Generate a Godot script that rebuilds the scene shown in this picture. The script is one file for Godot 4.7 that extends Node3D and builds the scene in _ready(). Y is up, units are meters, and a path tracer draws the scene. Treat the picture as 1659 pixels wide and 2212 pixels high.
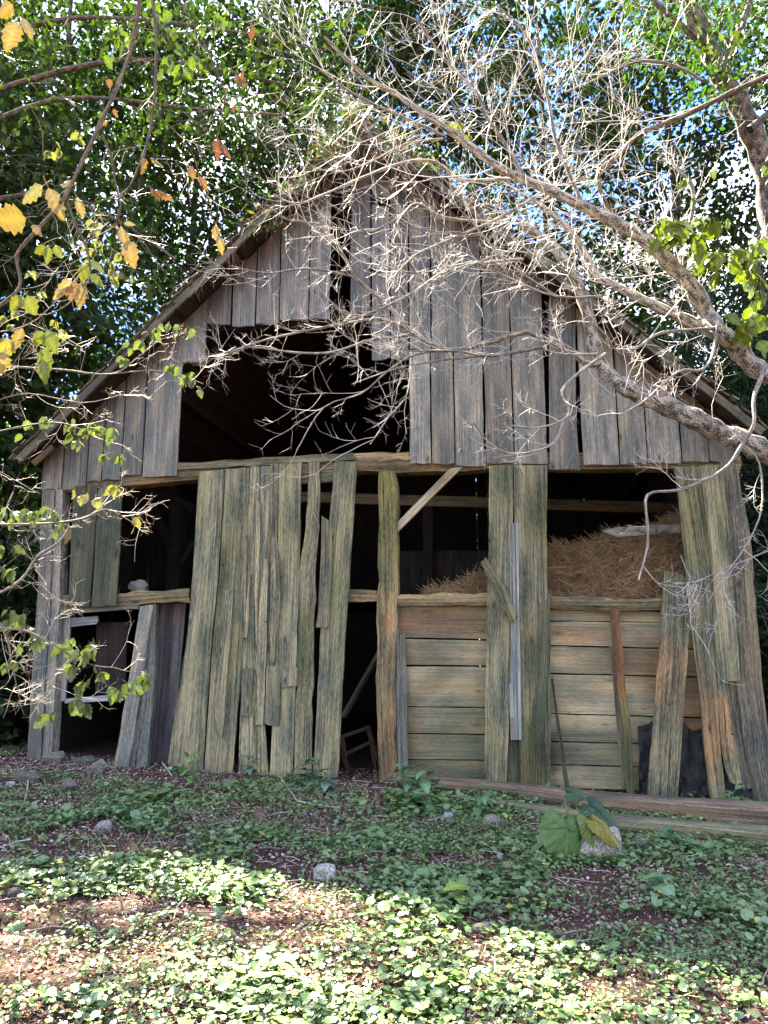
extends Node3D
# An old timber barn in a clearing. Points named by (px, py) are read on a 1659 x 2212 grid of the picture and set on real planes: the barn front, the ground, or a stated distance.
const F := 1597.0
const EYE := Vector3(0, 1.6, 8.8)
const TILT := 0.1745
const YAW := -0.166
var rng := RandomNumberGenerator.new()
var nz := FastNoiseLite.new()
var BT := Transform3D(Basis(Vector3.UP, YAW), Vector3.ZERO)
var M := {}
var names := {}
var barn: Node3D
var apex := Vector3.ZERO
var eave_l := Vector3.ZERO
var eave_r := Vector3.ZERO
var stains := []

class Mb:
	var v := PackedVector3Array()
	var n := PackedVector3Array()
	var u := PackedVector2Array()
	var c := PackedColorArray()
	func vert(p: Vector3, nn: Vector3, uv: Vector2, col: Color):
		v.append(p); n.append(nn); u.append(uv); c.append(col)
	func quad(a: Vector3, b: Vector3, cc: Vector3, d: Vector3, ua: Vector2, ub: Vector2, uc: Vector2, ud: Vector2, ca: Color, cb: Color, c3: Color, cd: Color):
		var nn := (cc - a).cross(b - d)
		nn = nn.normalized() if nn.length_squared() > 1e-14 else Vector3.UP
		vert(a, nn, ua, ca); vert(b, nn, ub, cb); vert(cc, nn, uc, c3)
		vert(a, nn, ua, ca); vert(cc, nn, uc, c3); vert(d, nn, ud, cd)
	func flat(a: Vector3, b: Vector3, cc: Vector3, d: Vector3, col: Color):
		var w := a.distance_to(b); var h := a.distance_to(d)
		quad(a, b, cc, d, Vector2(0, 0), Vector2(w, 0), Vector2(w, h), Vector2(0, h), col, col, col, col)
	func tri(a: Vector3, b: Vector3, cc: Vector3, col: Color):
		var nn := (cc - a).cross(b - a)
		nn = nn.normalized() if nn.length_squared() > 1e-16 else Vector3.UP
		vert(a, nn, Vector2.ZERO, col); vert(b, nn, Vector2(0.1, 0), col); vert(cc, nn, Vector2(0.1, 0.1), col)
	func mesh() -> ArrayMesh:
		var a := []
		a.resize(Mesh.ARRAY_MAX)
		a[Mesh.ARRAY_VERTEX] = v; a[Mesh.ARRAY_NORMAL] = n; a[Mesh.ARRAY_TEX_UV] = u; a[Mesh.ARRAY_COLOR] = c
		var m := ArrayMesh.new()
		m.add_surface_from_arrays(Mesh.PRIMITIVE_TRIANGLES, a)
		return m

# ---------------------------------------------------------------- naming
func numbered(called: String) -> String:
	names[called] = names.get(called, -1) + 1
	return called if names[called] == 0 else "%s_%03d" % [called, names[called]]

func tag(o: Node, label: String, category := "", group := "", kind := ""):
	if label: o.set_meta("label", label)
	if category: o.set_meta("category", category)
	if group: o.set_meta("group", group)
	if kind: o.set_meta("kind", kind)
	return o

func thing(called: String, label: String, category: String, pos := Vector3.ZERO, group := "") -> Node3D:
	var o := Node3D.new()
	o.name = numbered(called)
	add_child(o)
	o.position = pos
	tag(o, label, category, group)
	return o

func obj(called: String, mesh: Mesh, mat: Material, parent: Node = null, shift := Vector3.ZERO) -> MeshInstance3D:
	var o := MeshInstance3D.new()
	o.mesh = mesh
	o.material_override = mat
	if parent == null or parent == self:
		o.name = numbered(called); add_child(o)
	else:
		o.name = called; parent.add_child(o, true)
	o.position = shift
	return o

func multi(called: String, mesh: Mesh, mat: Material, xf: Array, cols: Array, parent: Node = null, shift := Vector3.ZERO) -> MultiMeshInstance3D:
	var mm := MultiMesh.new()
	mm.transform_format = MultiMesh.TRANSFORM_3D
	mm.use_colors = true
	mm.mesh = mesh
	mm.instance_count = xf.size()
	for i in xf.size():
		mm.set_instance_transform(i, xf[i])
		mm.set_instance_color(i, cols[i])
	var o := MultiMeshInstance3D.new()
	o.multimesh = mm
	o.material_override = mat
	if parent == null or parent == self:
		o.name = numbered(called); add_child(o)
	else:
		o.name = called; parent.add_child(o, true)
	o.position = shift
	return o

# ---------------------------------------------------------------- places
func ray(px: float, py: float) -> Vector3:
	var x := (px - 829.5) / F
	var y := (1106.0 - py) / F
	return Vector3(x, y * cos(TILT) + sin(TILT), y * sin(TILT) - cos(TILT))

func at(px: float, py: float, z: float) -> Vector3:
	var r := ray(px, py)
	return EYE + r * ((z - EYE.z) / r.z)

func fac(px: float, py: float, d: float) -> Vector3:      # on the barn front (barn's own axes), d metres out from it
	var o: Vector3 = BT.affine_inverse() * EYE
	var r: Vector3 = BT.basis.inverse() * ray(px, py)
	return o + r * ((d - o.z) / r.z)

func gh(x: float, z: float) -> float:
	var f := clampf(1.0 - (absf(x) - 9.0) / 10.0, 0.0, 1.0)
	return f * (0.05 - 0.028 * x) + 0.035 * nz.get_noise_2d(x * 60.0, z * 60.0) + 0.02 * nz.get_noise_2d(x * 220.0 + 50.0, z * 220.0)

func gnd(px: float, py: float) -> Vector3:
	var r := ray(px, py)
	var y := 0.0
	var p := EYE
	for i in 6:
		p = EYE + r * ((y - EYE.y) / minf(r.y, -0.02))
		y = gh(p.x, p.z)
	return p

func rnd(a: float, b: float) -> float:
	return rng.randf_range(a, b)

func rdir() -> Vector3:
	return Vector3(rng.randfn(), rng.randfn(), rng.randfn()).normalized()

# ---------------------------------------------------------------- textures and materials
func noise_bytes(seed_: int, freq: float, w: int, h: int, W: int, H: int, oct := 3, type := FastNoiseLite.TYPE_SIMPLEX_SMOOTH) -> PackedByteArray:
	var f := FastNoiseLite.new()
	f.noise_type = type
	f.seed = seed_
	f.frequency = freq
	f.fractal_octaves = oct
	var im := f.get_seamless_image(w, h)
	if w != W or h != H:
		im.resize(W, H, Image.INTERPOLATE_CUBIC)
	im.convert(Image.FORMAT_L8)
	return im.get_data()

func tex(bytes: PackedByteArray, w: int, h: int, fmt := Image.FORMAT_RGB8) -> ImageTexture:
	return ImageTexture.create_from_image(Image.create_from_data(w, h, false, fmt, bytes))

func wood_textures(seed_: int, crack: int, contrast: float) -> Array:
	var W := 512
	var H := 1024
	var fine := noise_bytes(seed_, 0.16, 512, 16, W, H, 3)
	var mid := noise_bytes(seed_ + 1, 0.09, 256, 16, W, H, 3)
	var broad := noise_bytes(seed_ + 2, 0.05, 64, 48, W, H, 4)
	var speck := noise_bytes(seed_ + 3, 0.2, W, H / 8, W, H, 3)
	var hgt := PackedFloat32Array()
	hgt.resize(W * H)
	for i in W * H:
		hgt[i] = (fine[i] - 128) * 0.0012 + (mid[i] - 128) * 0.0008 + (broad[i] - 128) * 0.0012 + (speck[i] - 128) * 0.0016
	var r := RandomNumberGenerator.new()
	r.seed = seed_ * 7 + 5
	for k in crack:                                            # drying cracks along the grain
		var x := r.randf_range(0, W)
		var y := r.randi_range(0, H)
		var n := r.randi_range(60, 420)
		var s := r.randf_range(0.15, 0.55)
		for j in n:
			x += r.randf_range(-0.35, 0.35)
			var e := s * sin(PI * j / n)
			var xi := posmod(int(x), W)
			var o := ((y + j) % H) * W
			hgt[o + xi] -= e
			hgt[o + (xi + 1) % W] -= e * 0.5
	for k in 6:                                                # knots
		var cx := r.randi_range(0, W)
		var cy := r.randi_range(0, H)
		var a := r.randf_range(6, 15)
		for dy in range(-46, 47):
			for dx in range(-24, 25):
				var q := sqrt(pow(dx / a, 2.0) + pow(dy / (a * 1.8), 2.0))
				if q < 1.6:
					var i := posmod(cy + dy, H) * W + posmod(cx + dx, W)
					var wgt := 1.0 - smoothstep(0.8, 1.6, q)
					hgt[i] = lerpf(hgt[i], 0.14 * sin(q * 14.0) - 0.16 - (0.28 if q < 0.4 else 0.0), wgt)
	for k in 16:                                               # nail and worm holes
		var cx := r.randi_range(0, W)
		var cy := r.randi_range(0, H)
		for dy in range(-5, 6):
			for dx in range(-3, 4):
				if dx * dx * 2.2 + dy * dy * 0.8 < 12.0:
					hgt[posmod(cy + dy, H) * W + posmod(cx + dx, W)] -= 0.55
	var col := PackedByteArray()
	col.resize(W * H * 3)
	var hb := PackedByteArray()
	hb.resize(W * H)
	for i in W * H:
		var e := hgt[i]
		var l := clampf(0.74 + e * contrast, 0.10, 1.0)
		var wm := (broad[i] - 128) * 0.0004 + 0.012
		col[i * 3] = int(255 * clampf(l + wm, 0, 1))
		col[i * 3 + 1] = int(255 * clampf(l, 0, 1))
		col[i * 3 + 2] = int(255 * clampf(l - wm * 0.9, 0, 1))
		hb[i] = int(255 * clampf(0.62 + e * 0.8, 0, 1))
	return [tex(col, W, H), tex(hb, W, H, Image.FORMAT_L8)]

func mat(color: Color, rough := 0.85) -> StandardMaterial3D:
	var m := StandardMaterial3D.new()
	m.albedo_color = color
	m.roughness = rough
	m.metallic_specular = 0.35
	m.vertex_color_use_as_albedo = true
	m.cull_mode = BaseMaterial3D.CULL_DISABLED
	return m

func clouds() -> ImageTexture:                              # thin broken white cloud all over the sky
	var W := 1024
	var H := 512
	var f := FastNoiseLite.new()
	f.seed = 5
	f.frequency = 1.0
	f.fractal_octaves = 5
	var b := PackedByteArray()
	b.resize(W * H * 4)
	for y in H:
		var v := (0.5 - (y + 0.5) / H) * PI
		for x in W:
			var a := TAU * x / W
			var d := Vector3(cos(v) * cos(a), sin(v) * 1.6, cos(v) * sin(a)) * 2.2
			var q := clampf(f.get_noise_3dv(d) * 1.6 + 0.24, 0.0, 1.0)
			var i := (y * W + x) * 4
			b[i] = 255; b[i + 1] = 248; b[i + 2] = 230
			b[i + 3] = int(255 * q * 0.85)
	return tex(b, W, H, Image.FORMAT_RGBA8)

func materials():
	var w1 := wood_textures(11, 120, 0.9)
	var w2 := wood_textures(37, 170, 1.15)
	for a in [["grey", w1, 1.0, 0.86], ["old", w2, 1.0, 0.9]]:
		var m := mat(Color(0.985, 0.985, 0.93) if a[0] == "grey" else Color(1, 0.975, 0.87), a[3])
		m.albedo_texture = a[1][0]
		m.heightmap_enabled = true
		m.heightmap_texture = a[1][1]
		m.heightmap_scale = 0.5
		M[a[0]] = m
	var w3 := wood_textures(53, 70, 0.62)
	var ms := mat(Color(1, 0.965, 0.87), 0.85)
	ms.albedo_texture = w3[0]
	ms.heightmap_enabled = true
	ms.heightmap_texture = w3[1]
	ms.heightmap_scale = 0.3
	M.smooth = ms
	var N := 512
	# bark: rough, vertically streaked
	var b1 := noise_bytes(91, 0.06, 128, 64, N, N, 4)
	var b2 := noise_bytes(92, 0.05, N, N, N, N, 5)
	var bc := PackedByteArray(); bc.resize(N * N * 3)
	var bh := PackedByteArray(); bh.resize(N * N)
	for i in N * N:
		var l := clampf(0.72 + (b1[i] - 128) * 0.0030 + (b2[i] - 128) * 0.0035, 0.15, 1.0)
		bc[i * 3] = int(255 * l); bc[i * 3 + 1] = int(250 * l); bc[i * 3 + 2] = int(240 * l)
		bh[i] = int(clampf(128 + (b1[i] - 128) * 0.6 + (b2[i] - 128) * 0.7, 0, 255))
	var bm := mat(Color(1, 1, 1), 0.8)
	bm.albedo_texture = tex(bc, N, N)
	bm.heightmap_enabled = true
	bm.heightmap_texture = tex(bh, N, N, Image.FORMAT_L8)
	bm.heightmap_scale = 0.5
	M.bark = bm
	M.twig = mat(Color(1, 1, 1), 0.6)
	# earth with litter
	var g1 := noise_bytes(51, 0.02, N, N, N, N, 5)
	var g2 := noise_bytes(52, 0.12, N, N, N, N, 4, FastNoiseLite.TYPE_CELLULAR)
	var g3 := noise_bytes(53, 0.3, N, N, N, N, 2)
	var gc := PackedByteArray(); gc.resize(N * N * 3)
	var ghb := PackedByteArray(); ghb.resize(N * N)
	for i in N * N:
		var l := clampf(0.55 + (g2[i] - 128) * 0.0028 + (g3[i] - 128) * 0.003, 0.1, 1.0)
		var w := clampf((g1[i] - 110) * 0.012, 0, 1)
		gc[i * 3] = int(255 * l); gc[i * 3 + 1] = int(255 * l * lerpf(0.88, 0.80, w)); gc[i * 3 + 2] = int(255 * l * lerpf(0.80, 0.70, w))
		ghb[i] = int(clampf(128 + (g2[i] - 128) * 0.7 + (g3[i] - 128) * 0.5, 0, 255))
	var gm := mat(Color(1, 1, 1), 0.95)
	gm.albedo_texture = tex(gc, N, N)
	gm.uv1_scale = Vector3(0.9, 0.9, 0.9)
	gm.uv1_triplanar = true
	gm.uv1_world_triplanar = true
	gm.heightmap_enabled = true
	gm.heightmap_texture = tex(ghb, N, N, Image.FORMAT_L8)
	gm.heightmap_scale = 2.0
	M.earth = gm
	# stone
	var s1 := noise_bytes(61, 0.03, N, N, N, N, 5)
	var s2 := noise_bytes(62, 0.2, N, N, N, N, 3)
	var sc := PackedByteArray(); sc.resize(N * N * 3)
	for i in N * N:
		var l := clampf(0.72 + (s1[i] - 128) * 0.003 + (s2[i] - 128) * 0.0005, 0.1, 1.0)
		sc[i * 3] = int(255 * l); sc[i * 3 + 1] = int(250 * l); sc[i * 3 + 2] = int(240 * l)
	var sm := mat(Color(1, 1, 1), 0.9)
	sm.albedo_texture = tex(sc, N, N)
	sm.uv1_scale = Vector3(2.5, 2.5, 2.5)
	sm.uv1_triplanar = true
	sm.heightmap_enabled = true
	sm.heightmap_texture = tex(s1, N, N, Image.FORMAT_L8)
	sm.heightmap_scale = 0.7
	M.stone = sm
	# leaves
	var lf := mat(Color(1, 1, 1), 0.34)
	lf.metallic_specular = 0.5
	lf.backlight_enabled = true
	lf.backlight = Color(0.45, 0.5, 0.2)
	M.leaf = lf
	var hl := mat(Color(1, 1, 1), 0.5)
	hl.albedo_texture = tex(sc, N, N)
	hl.uv1_scale = Vector3(7, 7, 7)
	hl.uv1_triplanar = true
	hl.backlight_enabled = true
	hl.backlight = Color(0.5, 0.5, 0.32)
	M.bigleaf = hl
	var gl: StandardMaterial3D = hl.duplicate()
	gl.backlight = Color(0.7, 0.75, 0.42)
	M.greenleaf = gl
	var cv := mat(Color(1, 1, 1), 0.75)
	cv.metallic_specular = 0.2
	cv.backlight_enabled = true
	cv.backlight = Color(0.55, 0.7, 0.2)
	M.canopy = cv
	M.straw = mat(Color(1, 1, 1), 0.7)
	var tin := mat(Color(1, 1, 1), 0.45)
	tin.albedo_texture = w1[0]
	tin.metallic = 0.15
	M.tin = tin
	var paint := mat(Color(1, 1, 1), 0.6)
	paint.albedo_texture = w1[0]
	M.paint = paint
	M.cloth = mat(Color(1, 1, 1), 0.7)

# ---------------------------------------------------------------- wood
func tone_color(tone: String, p: Vector3, t: float, h: float) -> Color:
	var a := nz.get_noise_3d(p.x * 60.0, p.y * 22.0, p.z * 40.0 + h * 300.0) * 0.5 + 0.5
	var b := nz.get_noise_3d(p.x * 160.0 + 90.0, p.y * 60.0, h * 700.0) * 0.5 + 0.5
	var c := Color(0.2, 0.2, 0.2)
	match tone:
		"grey":
			c = Color(0.22, 0.222, 0.20).lerp(Color(0.37, 0.355, 0.305), a)
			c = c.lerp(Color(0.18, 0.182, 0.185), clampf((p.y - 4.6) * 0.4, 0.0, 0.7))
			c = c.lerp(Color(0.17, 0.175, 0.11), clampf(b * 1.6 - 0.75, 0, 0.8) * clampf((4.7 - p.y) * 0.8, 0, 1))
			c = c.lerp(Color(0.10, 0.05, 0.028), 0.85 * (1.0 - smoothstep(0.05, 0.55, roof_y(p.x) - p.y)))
		"moss":
			c = Color(0.18, 0.187, 0.14).lerp(Color(0.295, 0.292, 0.225), a)
			c = c.lerp(Color(0.15, 0.17, 0.085), clampf(b * 1.8 - 0.65, 0, 0.8))
			c = c.lerp(Color(0.33, 0.305, 0.21), clampf(0.9 - p.y * 0.6, 0, 0.6))
		"batten":
			c = Color(0.26, 0.255, 0.19).lerp(Color(0.40, 0.385, 0.29), a).lerp(Color(0.17, 0.18, 0.11), clampf(b * 1.6 - 0.8, 0, 0.7))
		"green":
			c = Color(0.095, 0.105, 0.065).lerp(Color(0.14, 0.145, 0.09), a)
		"warm":
			c = Color(0.38, 0.345, 0.24).lerp(Color(0.66, 0.59, 0.43), smoothstep(0.3, 0.7, a))
			c = c.lerp(Color(0.31, 0.30, 0.19), clampf(b * 1.8 - 0.8, 0, 0.7))
		"beam":
			c = Color(0.30, 0.25, 0.16).lerp(Color(0.22, 0.19, 0.125), a).lerp(Color(0.36, 0.23, 0.11), clampf(b * 1.5 - 0.8, 0, 0.8))
		"post":
			c = Color(0.26, 0.19, 0.11).lerp(Color(0.34, 0.28, 0.19), a)
			c = c.lerp(Color(0.17, 0.18, 0.07), smoothstep(1.6, 3.0, p.y) * 0.75)
			c = c.lerp(Color(0.24, 0.12, 0.06), clampf(0.9 - p.y, 0, 0.7) * b)
		"pale":
			c = Color(0.32, 0.30, 0.25).lerp(Color(0.23, 0.22, 0.185), a)
		"white":
			c = Color(0.60, 0.58, 0.51).lerp(Color(0.34, 0.32, 0.27), a)
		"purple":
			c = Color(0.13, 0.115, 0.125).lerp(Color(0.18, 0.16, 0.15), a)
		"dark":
			c = Color(0.026, 0.021, 0.016).lerp(Color(0.045, 0.034, 0.024), a)  # inside timber: shade of the barn interior put into the colour
		"rust":
			c = Color(0.24, 0.105, 0.055).lerp(Color(0.30, 0.18, 0.10), a)
			c = c.lerp(Color(0.19, 0.19, 0.09), smoothstep(0.35, 0.6, t))
		"log":
			c = Color(0.17, 0.13, 0.105).lerp(Color(0.25, 0.20, 0.165), a)
		"fascia":
			c = Color(0.19, 0.175, 0.155).lerp(Color(0.145, 0.145, 0.10), a)
	return c * lerpf(0.72, 1.26, h)

func add_stain(px: float, py: float, rx: float, ry: float, ang: float, col: Color, s := 0.9):
	var p := fac(px, py, 0.1)
	stains.append([Vector2(p.x, p.y), rx / 188.0, ry / 188.0, ang, col, s])

func stained(c: Color, p: Vector3) -> Color:
	for s in stains:
		var q: Vector2 = (Vector2(p.x, p.y) - s[0]).rotated(s[3])
		var d := sqrt(pow(q.x / s[1], 2.0) + pow(q.y / s[2], 2.0)) + 0.25 * nz.get_noise_2d(p.x * 300.0, p.y * 200.0)
		if d < 1.15:
			c = c.lerp(s[4], s[5] * (1.0 - smoothstep(0.75, 1.15, d)))
	return c

func resample(e: PackedVector3Array, n: int) -> PackedVector3Array:
	var s := PackedFloat32Array([0.0])
	for i in range(1, e.size()):
		s.append(s[i - 1] + e[i].distance_to(e[i - 1]))
	var out := PackedVector3Array()
	var k := 0
	for i in n + 1:
		var q := s[-1] * i / n
		while k < e.size() - 2 and s[k + 1] < q:
			k += 1
		out.append(e[k].lerp(e[k + 1], clampf((q - s[k]) / maxf(s[k + 1] - s[k], 1e-6), 0, 1)))
	return out

# a sawn board between two edge lines (barn's own axes), front towards +z
func slab(parent: Node, called: String, L: PackedVector3Array, R: PackedVector3Array, th: float, tone: String, o := {}) -> MeshInstance3D:
	if (R[0] - L[0]).cross(L[-1] - L[0]).z > 0.0:
		var sw := L; L = R; R = sw
	var length := L[0].distance_to(L[-1])
	var n := clampi(int(length / 0.16), 2, 22)
	L = resample(L, n)
	R = resample(R, n)
	var width := L[0].distance_to(R[0])
	var cols := 4 if width > 0.1 else 3
	var h := rng.randf()
	var sd := rnd(0, 900)
	var along := (L[-1] - L[0]).normalized()
	var jag: float = o.get("jag", 0.012)
	var rough: float = o.get("rough", 0.004)
	var cup: float = o.get("cup", rnd(-0.008, 0.008))
	var ou := Vector2(rnd(0, 1), rnd(0, 1))
	var P := []
	var C := []
	var U := []
	for i in n + 1:
		var row := PackedVector3Array(); var rc := PackedColorArray(); var ru := PackedVector2Array()
		var t := float(i) / n
		for j in cols:
			var u := float(j) / (cols - 1)
			var a := L[i].lerp(R[i], u)
			var across := (R[i] - L[i]).normalized()
			if j == 0 or j == cols - 1:
				a += across * rough * nz.get_noise_2d(i * 50.0 + sd, j * 77.0) * 2.0
			if i == 0 or i == n:
				a += along * rnd(-jag, jag)
			a.z += th + cup * (4.0 * (u - 0.5) * (u - 0.5) - 0.5) + 0.006 * nz.get_noise_2d(sd + t * length * 40.0, u * 40.0) + o.get("bow", 0.0) * sin(PI * t)
			row.append(a)
			var c := tone_color(tone, a, t, h)
			if o.get("stain", false): c = stained(c, a)
			rc.append(c)
			ru.append(ou + Vector2(u * width / 0.9, t * length / 2.6))
		P.append(row); C.append(rc); U.append(ru)
	var mb := Mb.new()
	for i in n:
		for j in cols - 1:
			mb.quad(P[i][j], P[i][j + 1], P[i + 1][j + 1], P[i + 1][j], U[i][j], U[i][j + 1], U[i + 1][j + 1], U[i + 1][j], C[i][j], C[i][j + 1], C[i + 1][j + 1], C[i + 1][j])
	var bk := Vector3(0, 0, -th)
	var e := cols - 1
	for i in n:
		var k := Vector2(0.03, 0)
		mb.quad(P[i][0] + bk, P[i][0], P[i + 1][0], P[i + 1][0] + bk, U[i][0] - k, U[i][0], U[i + 1][0], U[i + 1][0] - k, C[i][0], C[i][0], C[i + 1][0], C[i + 1][0])
		mb.quad(P[i][e], P[i][e] + bk, P[i + 1][e] + bk, P[i + 1][e], U[i][e], U[i][e] + k, U[i + 1][e] + k, U[i + 1][e], C[i][e], C[i][e], C[i + 1][e], C[i + 1][e])
		mb.quad(P[i][e] + bk, P[i][0] + bk, P[i + 1][0] + bk, P[i + 1][e] + bk, U[i][e], U[i][0], U[i + 1][0], U[i + 1][e], C[i][e], C[i][0], C[i + 1][0], C[i + 1][e])
	for j in e:
		var k := Vector2(0, 0.01)
		mb.quad(P[0][j] + bk, P[0][j + 1] + bk, P[0][j + 1], P[0][j], U[0][j] - k, U[0][j + 1] - k, U[0][j + 1], U[0][j], C[0][j], C[0][j + 1], C[0][j + 1], C[0][j])
		mb.quad(P[n][j], P[n][j + 1], P[n][j + 1] + bk, P[n][j] + bk, U[n][j], U[n][j + 1], U[n][j + 1] + k, U[n][j] + k, C[n][j], C[n][j + 1], C[n][j + 1], C[n][j])
	return obj(called, mb.mesh(), M[o.get("mat", "old" if tone in ["moss", "beam", "post", "log", "rust"] else "grey")], parent)

# the same from picture points: L and R are flat lists x, y, x, y ..., d0 and d1 the distances out from the front at their starts and ends
func board(parent: Node, called: String, L: Array, R: Array, d0: float, d1: float, th: float, tone: String, o := {}) -> MeshInstance3D:
	var e := []
	for a in [L, R]:
		var p := PackedVector3Array()
		var n: int = a.size() / 2
		for i in n:
			p.append(fac(a[2 * i], a[2 * i + 1], lerpf(d0, d1, (a[2 * i + 1] - a[1]) / maxf(absf(a[2 * n - 1] - a[1]), 1.0) * signf(a[2 * n - 1] - a[1]) if absf(d1 - d0) > 0.001 else 0.0) + th))
		for i in n: p[i].z -= th
		e.append(p)
	return slab(parent, called, e[0], e[1], th, tone, o)

func box_part(parent: Node, called: String, a: Vector3, b: Vector3, tone: String, m := "old", turn := 0.0) -> MeshInstance3D:   # a timber between two corners, barn's own axes
	var mb := Mb.new()
	var c := tone_color(tone, (a + b) / 2, 0.5, rng.randf())
	var x0 := minf(a.x, b.x); var x1 := maxf(a.x, b.x); var y0 := minf(a.y, b.y); var y1 := maxf(a.y, b.y); var z0 := minf(a.z, b.z); var z1 := maxf(a.z, b.z)
	box(mb, Vector3(x0, y0, z0), Vector3(x1, y1, z1), c)
	return obj(called, mb.mesh(), M[m], parent)

func box(mb: Mb, a: Vector3, b: Vector3, c: Color):
	mb.flat(Vector3(a.x, b.y, b.z), Vector3(b.x, b.y, b.z), Vector3(b.x, a.y, b.z), Vector3(a.x, a.y, b.z), c)
	mb.flat(Vector3(b.x, b.y, a.z), Vector3(a.x, b.y, a.z), Vector3(a.x, a.y, a.z), Vector3(b.x, a.y, a.z), c)
	mb.flat(Vector3(a.x, b.y, a.z), Vector3(a.x, b.y, b.z), Vector3(a.x, a.y, b.z), Vector3(a.x, a.y, a.z), c)
	mb.flat(Vector3(b.x, b.y, b.z), Vector3(b.x, b.y, a.z), Vector3(b.x, a.y, a.z), Vector3(b.x, a.y, b.z), c)
	mb.flat(Vector3(a.x, b.y, a.z), Vector3(b.x, b.y, a.z), Vector3(b.x, b.y, b.z), Vector3(a.x, b.y, b.z), c)
	mb.flat(Vector3(a.x, a.y, b.z), Vector3(b.x, a.y, b.z), Vector3(b.x, a.y, a.z), Vector3(a.x, a.y, a.z), c)

func bar(mb: Mb, a: Vector3, b: Vector3, w: float, h: float, c: Color, up := Vector3.UP):     # a squared stick from a to b
	var d := (b - a).normalized()
	var s := d.cross(up).normalized() * w / 2
	var t := s.cross(d).normalized() * h / 2
	var k := [s + t, -s + t, -s - t, s - t]
	for i in 4:
		var p: Vector3 = k[i]; var q: Vector3 = k[(i + 1) % 4]
		mb.quad(a + p, a + q, b + q, b + p, Vector2(0, 0), Vector2(w, 0), Vector2(w, a.distance_to(b) / 2.5), Vector2(0, a.distance_to(b) / 2.5), c, c, c, c)
	mb.flat(a + k[3], a + k[2], a + k[1], a + k[0], c)
	mb.flat(b + k[0], b + k[1], b + k[2], b + k[3], c)

# ---------------------------------------------------------------- stems, twigs, leaves
func tube(mb: Mb, pts: PackedVector3Array, radii: PackedFloat32Array, sides: int, c0: Color, c1: Color, knob := 0.0):
	var n := pts.size()
	var s := Vector3.ZERO
	var run := 0.0
	var prev := PackedVector3Array(); var pn := PackedVector3Array()
	var prun := 0.0
	var pc := c0
	for i in n:
		var d := (pts[mini(i + 1, n - 1)] - pts[maxi(i - 1, 0)]).normalized()
		if i == 0:
			s = d.cross(Vector3(0.3, 0.9, 0.2)).normalized()
		else:
			s = (s - d * s.dot(d)).normalized()
			run += pts[i].distance_to(pts[i - 1])
		var t := d.cross(s)
		var ring := PackedVector3Array(); var rn := PackedVector3Array()
		var c := c0.lerp(c1, float(i) / (n - 1))
		if knob > 0.0:
			c = c * (1.0 + 0.5 * nz.get_noise_3d(pts[i].x * 90.0, pts[i].y * 90.0, pts[i].z * 90.0))
		for k in sides:
			var w := TAU * k / sides
			var nn := s * cos(w) + t * sin(w)
			var rr := radii[i]
			if knob > 0.0:
				rr *= 1.0 + knob * nz.get_noise_3d(pts[i].x * 180.0 + nn.x * 40.0, pts[i].y * 180.0 + nn.y * 40.0, pts[i].z * 180.0 + nn.z * 40.0)
			ring.append(pts[i] + nn * rr); rn.append(nn)
		if i > 0:
			for k in sides:
				var k2 := (k + 1) % sides
				var u0 := Vector2(float(k) / sides, prun * 1.6); var u1 := Vector2(float(k + 1) / sides, prun * 1.6)
				var u2 := Vector2(float(k + 1) / sides, run * 1.6); var u3 := Vector2(float(k) / sides, run * 1.6)
				mb.vert(prev[k], pn[k], u0, pc); mb.vert(ring[k2], rn[k2], u2, c); mb.vert(prev[k2], pn[k2], u1, pc)
				mb.vert(prev[k], pn[k], u0, pc); mb.vert(ring[k], rn[k], u3, c); mb.vert(ring[k2], rn[k2], u2, c)
		prev = ring; pn = rn; prun = run; pc = c

func smooth_path(p: PackedVector3Array, sub: int) -> PackedVector3Array:
	var out := PackedVector3Array()
	for i in p.size() - 1:
		var a := p[maxi(i - 1, 0)]; var d := p[mini(i + 2, p.size() - 1)]
		for k in sub:
			out.append(p[i].cubic_interpolate(p[i + 1], a, d, float(k) / sub))
	out.append(p[-1])
	return out

func px_path(a: Array, z0: float, z1: float, wob := 0.0) -> PackedVector3Array:
	var p := PackedVector3Array()
	var n: int = a.size() / 2
	for i in n:
		p.append(at(a[2 * i], a[2 * i + 1], lerpf(z0, z1, float(i) / maxf(n - 1, 1)) + (rnd(-wob, wob) if i > 0 else 0.0)))
	return p

func twig(mb: Mb, p: Vector3, d: Vector3, length: float, r: float, level: int, c: Color, up := 0.25, sub := 5):
	var n := 4 if level == 0 else 6
	var pts := PackedVector3Array([p])
	var rad := PackedFloat32Array([r])
	var bend := rdir() * rnd(0.1, 0.32)
	for i in n:
		d = (d + bend * 0.5 + rdir() * 0.16 + Vector3(0, up, 0) * 0.22).normalized()
		p += d * length / n
		pts.append(p)
		rad.append(r * lerpf(1.0, 0.42, float(i + 1) / n))
		if level > 0 and i > 0:
			var kids := 1 if rng.randf() < 0.62 else 2
			if rng.randf() < sub * 0.15:
				for k in kids:
					var side := d.cross(rdir()).normalized()
					twig(mb, p, (d * rnd(0.5, 0.9) + side * rnd(0.6, 1.0)).normalized(), length * rnd(0.3, 0.62), r * rnd(0.5, 0.68), level - 1, c, up, sub)
	tube(mb, pts, rad, 4 if r > 0.004 else 3, c, c * 1.1)

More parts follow.
